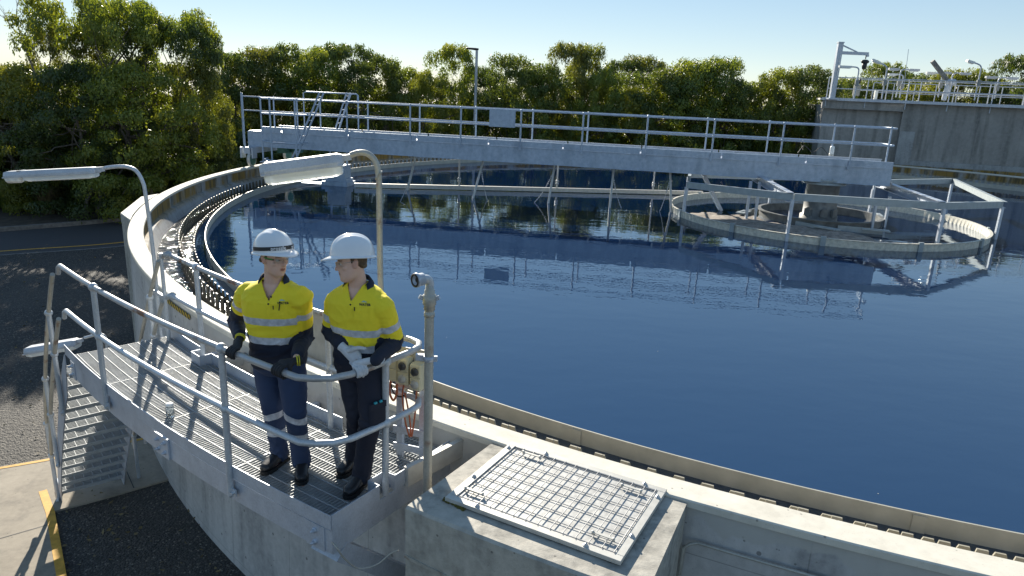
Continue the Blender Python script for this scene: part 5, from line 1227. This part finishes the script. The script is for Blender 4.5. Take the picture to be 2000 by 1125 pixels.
# ---------------------------------------------------------------- trees
def leaf(o, c, d, s, rr, nrm=None):
    """one narrow drooping leaf, two triangles folded along the midrib"""
    d = d.normalized(); sd_ = d.cross(nrm or Vector((rr.gauss(0, 1), rr.gauss(0, 1), rr.gauss(0, 1)))).normalized() * s * .27
    nn = d.cross(sd_).normalized() * s * .08; a = c; b = c + d * s; m_ = c + d * s * .45
    k = len(o.v); o.v += [a, m_ + sd_ + nn, b, m_ - sd_ + nn]; o.f.append([k, k + 1, k + 2]); o.f.append([k, k + 2, k + 3]); o.m += [0, 0]; o.sm += [False, False]
def tree_meshes(seed, nclump, nleaf, ls, shape, trunk_n=2, low=.12, csz=(.07, .13)):
    """unit tree: height 1, crown radius about .5; leaf size ls in tree units"""
    rr = random.Random(seed); cr = MB(); tr = MB(); clumps = []
    tries = 0
    while len(clumps) < nclump and tries < 20000:
        tries += 1; z = rr.uniform(low, .97); prof = shape(z); a = rr.uniform(0, 2 * PI)
        lob = 1 + .22 * math.sin(a * 3 + seed) + .2 * noise.noise(Vector((math.cos(a) * 2, math.sin(a) * 2, z * 4 + seed)))
        r = prof * lob * (rr.random() ** .28); p = Vector((r * math.cos(a) * .46, r * math.sin(a) * .46, z)); cs = rr.uniform(*csz)
        if p.z + cs * .8 > 1: p.z = 1 - cs * .8
        if any((p - q_).length < (cs + c_) * .55 for q_, c_ in clumps): continue
        clumps.append((p, cs))
    for p, cs in clumps:
        for _ in range(int(nleaf * (cs / csz[1]) ** 1.6)):
            g = Vector((rr.gauss(0, 1), rr.gauss(0, 1), rr.gauss(.35, .75))).normalized(); s_ = rr.uniform(.62, 1.08) if rr.random() < .85 else rr.uniform(.1, .7)
            c = p + Vector((g.x * cs, g.y * cs, g.z * cs * .72)) * s_ * (1 + .25 * noise.noise(g * 2.5 + p * 9))
            nrm = (g + Vector((rr.gauss(0, .35), rr.gauss(0, .35), rr.gauss(0, .35)))).normalized(); d = nrm.cross(Vector((rr.gauss(0, 1), rr.gauss(0, 1), rr.gauss(0, 1)))).normalized(); d.z -= .25; leaf(cr, c, d, ls * rr.uniform(.7, 1.3), rr, nrm)
    def limb(a, b, r0, r1, w=.03):
        n = 5; pts = [a.lerp(b, i / n) + Vector((rr.gauss(0, w), rr.gauss(0, w), 0)) * (0 < i < n) * (b - a).length for i in range(n + 1)]
        tr.tube(pts, r0, 6, cap=False, rs=[r0 + (r1 - r0) * i / n for i in range(n + 1)]); return pts
    for k in range(trunk_n):
        a0 = Vector((rr.gauss(0, .03), rr.gauss(0, .03), -.01)); b0 = Vector((rr.gauss(0, .10), rr.gauss(0, .10), rr.uniform(.5, .7))); pts = limb(a0, b0, .018, .008)
        for _ in range(14 // trunk_n + 4):
            q_ = pts[rr.randint(1, 5)]; t_ = rr.choice(clumps)[0]
            if (t_ - q_).length < .6: pp = limb(q_, t_, .0065, .002, .06)
            for _ in range(2):
                q2 = pp[3] if (t_ - q_).length < .6 else q_; t2 = rr.choice(clumps)[0]
                if (t2 - q2).length < .28: limb(q2, t2, .003, .001, .06)
    return cr.mesh('crown'), tr.mesh('trunk')
def sh_round(z): return max(.05, math.sin(min(1, (z + .12) / 1.1) * PI) ** .55)
def sh_tall(z): return max(.05, (.55 + .45 * math.sin(z * 9)) * .25 + .75 * math.sin(min(1, (z + .05) / 1.05) * PI) ** .6)
def sh_bush(z): return max(.1, math.cos(z * PI / 2) ** .5)
def sh_umb(z): return max(.1, math.sin(min(1, max(0, (z - .60) / .44)) * PI) ** .5 * 1.1)
protos = [tree_meshes(1, 80, 560, .022, sh_round), tree_meshes(2, 75, 480, .021, sh_tall, 2, .10, (.06, .12)), tree_meshes(3, 42, 420, .019, sh_umb, 5, .76, (.05, .095)), tree_meshes(4, 90, 500, .021, sh_round, 3, .05, (.06, .12))]
bushp = [tree_meshes(11, 30, 430, .042, sh_bush, 3, .05, (.12, .22)), tree_meshes(12, 34, 400, .044, sh_bush, 3, .02, (.10, .20))]
for (cr, tr), lm in zip(protos + bushp, ('leaf_green', 'leaf_dark', 'leaf_green', 'leaf_green', 'leaf_bush', 'leaf_green')):
    cr.materials.append(M[lm]); tr.materials.append(M['bark'])
def put_tree(name, pm, loc, h, wd, rot, label, cat, group, mats=None):
    e = bpy.data.objects.new(name, None); COL.objects.link(e); e.location = loc; e.scale = (wd, wd, h); e.rotation_euler = (0, 0, rot)
    for nm, me in (('crown', pm[0]), ('trunk', pm[1])):
        c = bpy.data.objects.new(nm, me); COL.objects.link(c); c.parent = e
        if nm == 'crown' and mats: c.material_slots[0].link = 'OBJECT'; c.material_slots[0].material = M[mats]
    return tag(e, label, cat, group)
rt_ = random.Random(77)
# measured tree tops in the photograph: pixel x, top y, distance, crown width in metres, prototype, leaf, label; those deep in the left clump are added to cast shadow on the road
TR = [(55, 118, 34.5, 5, 0, 'leaf_dark', 'dark tree added for its shadow deep in the left clump beneath the bare branches'),
 (140, 116, 35, 5, 3, 'leaf_dark', 'tree added for its shadow deep in the left clump under the tall flat topped tree'),
 (225, 112, 34.5, 5, 0, 'leaf_green', 'green tree added for its shadow deep in the left clump below the tallest crown'),
 (305, 105, 35, 5, 3, 'leaf_green', 'green tree added for its shadow deep in the left clump towards the gap'),
 (-60, 112, 33, 6, 0, 'leaf_dark', 'dark tree cut by the left edge of the photo'),
 (28, 122, 31, 4.2, 3, 'leaf_dark', 'dark leafy tree under the bare branches at the far left'),
 (132, 40, 32, 2.8, 2, 'leaf_dark', 'tall flat topped tree with sparse crown near the left edge'),
 (195, -8, 30, 4.6, 2, 'leaf_green', 'tallest tree of the left clump, its crown reaching the top of the photo'),
 (270, 4, 31, 4.4, 2, 'leaf_green', 'tall broad crowned tree second from the top of the left clump'),
 (335, 42, 31.5, 3.9, 2, 'leaf_dark', 'tall tree with drooping right side at the right of the left clump'),
 (150, 118, 28.5, 4.6, 3, 'leaf_dark', 'dense dark tree in front of the tall left trees'),
 (265, 120, 29, 5.0, 3, 'leaf_green', 'yellow green tree low in the left clump behind the road'),
 (378, 112, 31.5, 3.0, 3, 'leaf_dark', 'narrow dark tree at the gap in the tree line'),
 (20, 125, 29, 4.2, 3, 'leaf_green', 'leafy green tree standing low at the far left'),
 (440, 100, 41, 4.6, 1, 'leaf_dark', 'dark tree just right of the gap above the bridge end'),
 (500, 88, 43, 5.4, 0, 'leaf_dark', 'rounded dark tree above the left end of the bridge'),
 (565, 82, 44, 5.2, 3, 'leaf_dark', 'feathery dark tree behind the bridge ladder'),
 (625, 88, 43, 5.0, 0, 'leaf_green', 'green tree above the bridge ladder top'),
 (680, 84, 44, 4.8, 1, 'leaf_dark', 'dark topped tree right of the bridge ladder'),
 (735, 104, 42, 4.6, 3, 'leaf_dark', 'dense tree over the third bridge bay from the left'),
 (795, 128, 44, 4.6, 0, 'leaf_green', 'lower yellow green tree left of the tall crown by the lamp post'),
 (840, 135, 42.5, 3.4, 3, 'leaf_green', 'low tree tucked beside the tall crown by the lamp post'),
 (885, 86, 45, 3.8, 1, 'leaf_green', 'tall oval crown just left of the lamp post'),
 (955, 128, 47, 4.4, 0, 'leaf_dark', 'lower dark tree just right of the lamp post'),
 (1010, 104, 43.5, 4.6, 0, 'leaf_green', 'rounded tree right of the lamp post'),
 (1055, 122, 43, 4.2, 3, 'leaf_green', 'bushy tree left of the tall double topped tree'),
 (1118, 82, 44, 3.2, 1, 'leaf_dark', 'taller double topped tree near the middle of the tree line'),
 (1150, 84, 45, 3.2, 0, 'leaf_green', 'right half of the tall double topped pair of trees'),
 (1185, 132, 43, 3.6, 3, 'leaf_green', 'small tree between the double topped tree and the dark conifer'),
 (1215, 116, 58, 4.5, 1, 'leaf_dark', 'distant dark conifer like tree behind the middle of the line'),
 (1265, 106, 58, 5.5, 0, 'leaf_dark', 'distant broad dark tree right of the conifer'),
 (1240, 165, 43, 4.6, 0, 'leaf_green', 'lower round tree in front of the distant dark trees'),
 (1290, 132, 42.5, 5.2, 3, 'leaf_green', 'yellow green tree left of the biggest rounded crown'),
 (1345, 112, 43, 5.4, 0, 'leaf_green', 'big rounded crown above the bridge'),
 (1405, 108, 43.5, 5.2, 0, 'leaf_green', 'right hand one of the two big rounded crowns'),
 (1440, 150, 43, 3.8, 3, 'leaf_dark', 'dark tree falling away right of the big rounded crowns'),
 (1480, 158, 45, 4.0, 1, 'leaf_green', 'low loose tree in the dip of the tree line'),
 (1530, 130, 42.5, 4.2, 0, 'leaf_green', 'rounded tree left of the raised concrete tank'),
 (1580, 125, 42.5, 4.6, 3, 'leaf_green', 'dense tree touching the corner of the raised concrete tank'),
 (1640, 150, 46, 4.2, 1, 'leaf_green', 'tree rising behind the jib crane'),
 (1700, 150, 48, 4.2, 0, 'leaf_green', 'tree behind the lamps right of the jib crane'),
 (1738, 120, 49, 3.6, 1, 'leaf_green', 'taller tree behind the twin armed lamp'),
 (1800, 160, 50, 5, 3, 'leaf_green', 'low tree left of the davit'),
 (1780, 140, 62, 8, 0, 'leaf_dark', 'distant grey green tree beyond the walkway'),
 (1860, 132, 49, 4.2, 0, 'leaf_green', 'round tree behind the davit'),
 (1905, 132, 49, 4.6, 3, 'leaf_green', 'round tree behind the tall right hand lamp'),
 (1950, 150, 50, 4.6, 0, 'leaf_dark', 'dark tree near the right edge'),
 (2005, 105, 46, 4.0, 1, 'leaf_dark', 'sparse grey brown tree cut by the right edge'),
 (2070, 120, 48, 6, 0, 'leaf_green', 'tree just out past the right edge')]
for i, (px, py, Y, wd, pi_, lf, lab) in enumerate(TR):
    tp = D(px, py, Y); b = Vector((tp.x, Y, GZ)); h = tp.z - GZ
    put_tree('tree', protos[pi_], b, h * 1.01, wd * 1.12, rt_.uniform(0, 6.28), lab, 'tree', 'trees of the belt around the tank', lf)
BS = []
for i in range(58):
    if i < 20: px = -80 + i * 26 + rt_.uniform(-8, 8); Y = 28.6 + .0052 * max(0, px) + rt_.uniform(.2, 2.0); 
    else: px = 430 + (i - 20) * 33 + rt_.uniform(-10, 10); Y = rt_.uniform(40.3, 42.2) if px > 700 else rt_.uniform(36, 40)
    if 380 < px < 520: Y = 34 + (px - 380) * .035
    BS.append((px, Y, rt_.uniform(1.7, 3.4), rt_.uniform(3., 4.6)))
places = ['beyond the kerb at the left', 'beyond the coping and the bridge', 'below the big trees']
for i, (px, Y, h, wd) in enumerate(BS):
    b = Vector((D(px, 250, Y).x, Y, GZ)); 
    near_ = min(TR, key=lambda t_: abs(t_[0] - px) + 3 * abs(t_[2] - Y))
    put_tree('bush', bushp[i % 2], b, h, wd, rt_.uniform(0, 6.28), ' '.join(('low bush below the ' + near_[6]).split()[:16]), 'bush', 'undergrowth bushes in front of the trees', 'leaf_bush' if rt_.random() < .4 else 'leaf_dark')
# continuous wood behind the individual trees
o = MB(); rr = random.Random(5)
for k in range(4200):
    px = rr.uniform(-150, 2150)
    if px < 400: Y = rr.uniform(33, 37); top_ = .9
    elif px < 1500: Y = rr.uniform(46, 50); top_ = 2.3
    else: Y = rr.uniform(50, 56); top_ = 2.6
    z = GZ + (top_ - GZ) * rr.random(); p = Vector((D(px, 200, Y).x, Y, z))
    for _ in range(24): g = Vector((rr.gauss(0, .45), rr.gauss(0, .3), rr.gauss(0, .3))); leaf(o, p + g, Vector((g.x, g.y, -.4 + rr.gauss(0, .5))), rr.uniform(.18, .32), rr)
tag(o.build('woodland', M['leaf_dark']), kind='stuff')
# bare branches at the far left, dead twigs
for (x0, y0, x1, y1, Y) in ((70, 150, 20, 30, 30), (85, 200, 55, 60, 30)):
    t = MB(); rr = random.Random(x0)
    def br_(a, d, L_, r, dep):
        n = 4; pts = [a]; dd = d.copy()
        for i in range(n): dd = (dd + Vector((rr.gauss(0, .12), rr.gauss(0, .12), .05))).normalized(); pts.append(pts[-1] + dd * L_ / n)
        t.tube(pts, r, 5, cap=False, rs=[r * (1 - .12 * i) for i in range(n + 1)])
        if dep: 
            for _ in range(3): br_(pts[rr.randint(2, 4)], (dd + Vector((rr.gauss(0, .45), rr.gauss(0, .3), rr.gauss(.1, .3)))).normalized(), L_ * .62, r * .5, dep - 1)
    a = D(x0, y0, Y); b = D(x1, y1, Y); base = Vector((a.x, a.y, GZ)); t.tube([base, a], .07, 6, rs=[.09, .06]); br_(a, (b - a).normalized(), 1.6, .045, 4)
    e = t.build('bare_tree', M['dead_twig']); tag(e, 'leafless tree with thin pale twigs at the far left edge' if x0 == 70 else 'second leafless tree, standing lower among the left trees', 'bare tree')
# grass tufts on the verge
def tuft_mesh(seed, n, h):
    rr = random.Random(seed); o = MB()
    for _ in range(n):
        a = rr.uniform(0, 2 * PI); out_ = rr.uniform(.15, .75); L_ = h * rr.uniform(.6, 1.1); p = Vector((rr.gauss(0, .08), rr.gauss(0, .08), 0)); d = Vector((math.cos(a), math.sin(a), 0)); s_ = Z.cross(d) * .012
        pts = [p + d * out_ * L_ * t * t + Z * L_ * (t - .35 * t * t * out_) for t in (0, .35, .7, 1)]
        k = len(o.v); o.v += [pts[0] - s_, pts[0] + s_, pts[1] - s_, pts[1] + s_, pts[2] - s_ * .7, pts[2] + s_ * .7, pts[3]]
        o.f += [[k, k + 1, k + 3, k + 2], [k + 2, k + 3, k + 5, k + 4], [k + 4, k + 5, k + 6]]; o.m += [0, 0, 0]; o.sm += [False] * 3
    return o.mesh('tussock')
tm = [tuft_mesh(1, 420, 1.25), tuft_mesh(2, 300, .9)]; tm[0].materials.append(M['reed']); tm[1].materials.append(M['leaf_bush'])
for i, (px, py, k, s_, lab) in enumerate(((96, 418, 0, 1.0, 'big brown tussock of dry grass beyond the kerb'), (22, 414, 1, 1.2, 'green spiky tussock at the far left beyond the kerb'), (60, 412, 1, .8, 'small green tussock left of the brown one'), (150, 405, 1, .7, 'small green tussock right of the brown one'), (205, 402, 0, .6, 'small dry tussock close to the buttress'))):
    e = bpy.data.objects.new('grass_tussock', tm[k]); COL.objects.link(e); p = G(px, py, GZ + .12); e.location = p; e.scale = (s_,) * 3; e.rotation_euler.z = i; tag(e, lab, 'tussock', 'grass tussocks beyond the kerb')
# leaf litter on the gravel and road
o = MB(); rr = random.Random(9)
for _ in range(170):
    p = G(rr.uniform(-20, 240), rr.uniform(500, 900), GZ + .02) if rr.random() < .6 else G(rr.uniform(110, 430), rr.uniform(960, 1120), GZ + .02)
    leaf(o, p, Vector((rr.gauss(0, 1), rr.gauss(0, 1), .15)), rr.uniform(.04, .09), rr)
tag(o.build('fallen_leaves', M['reed']), kind='stuff')
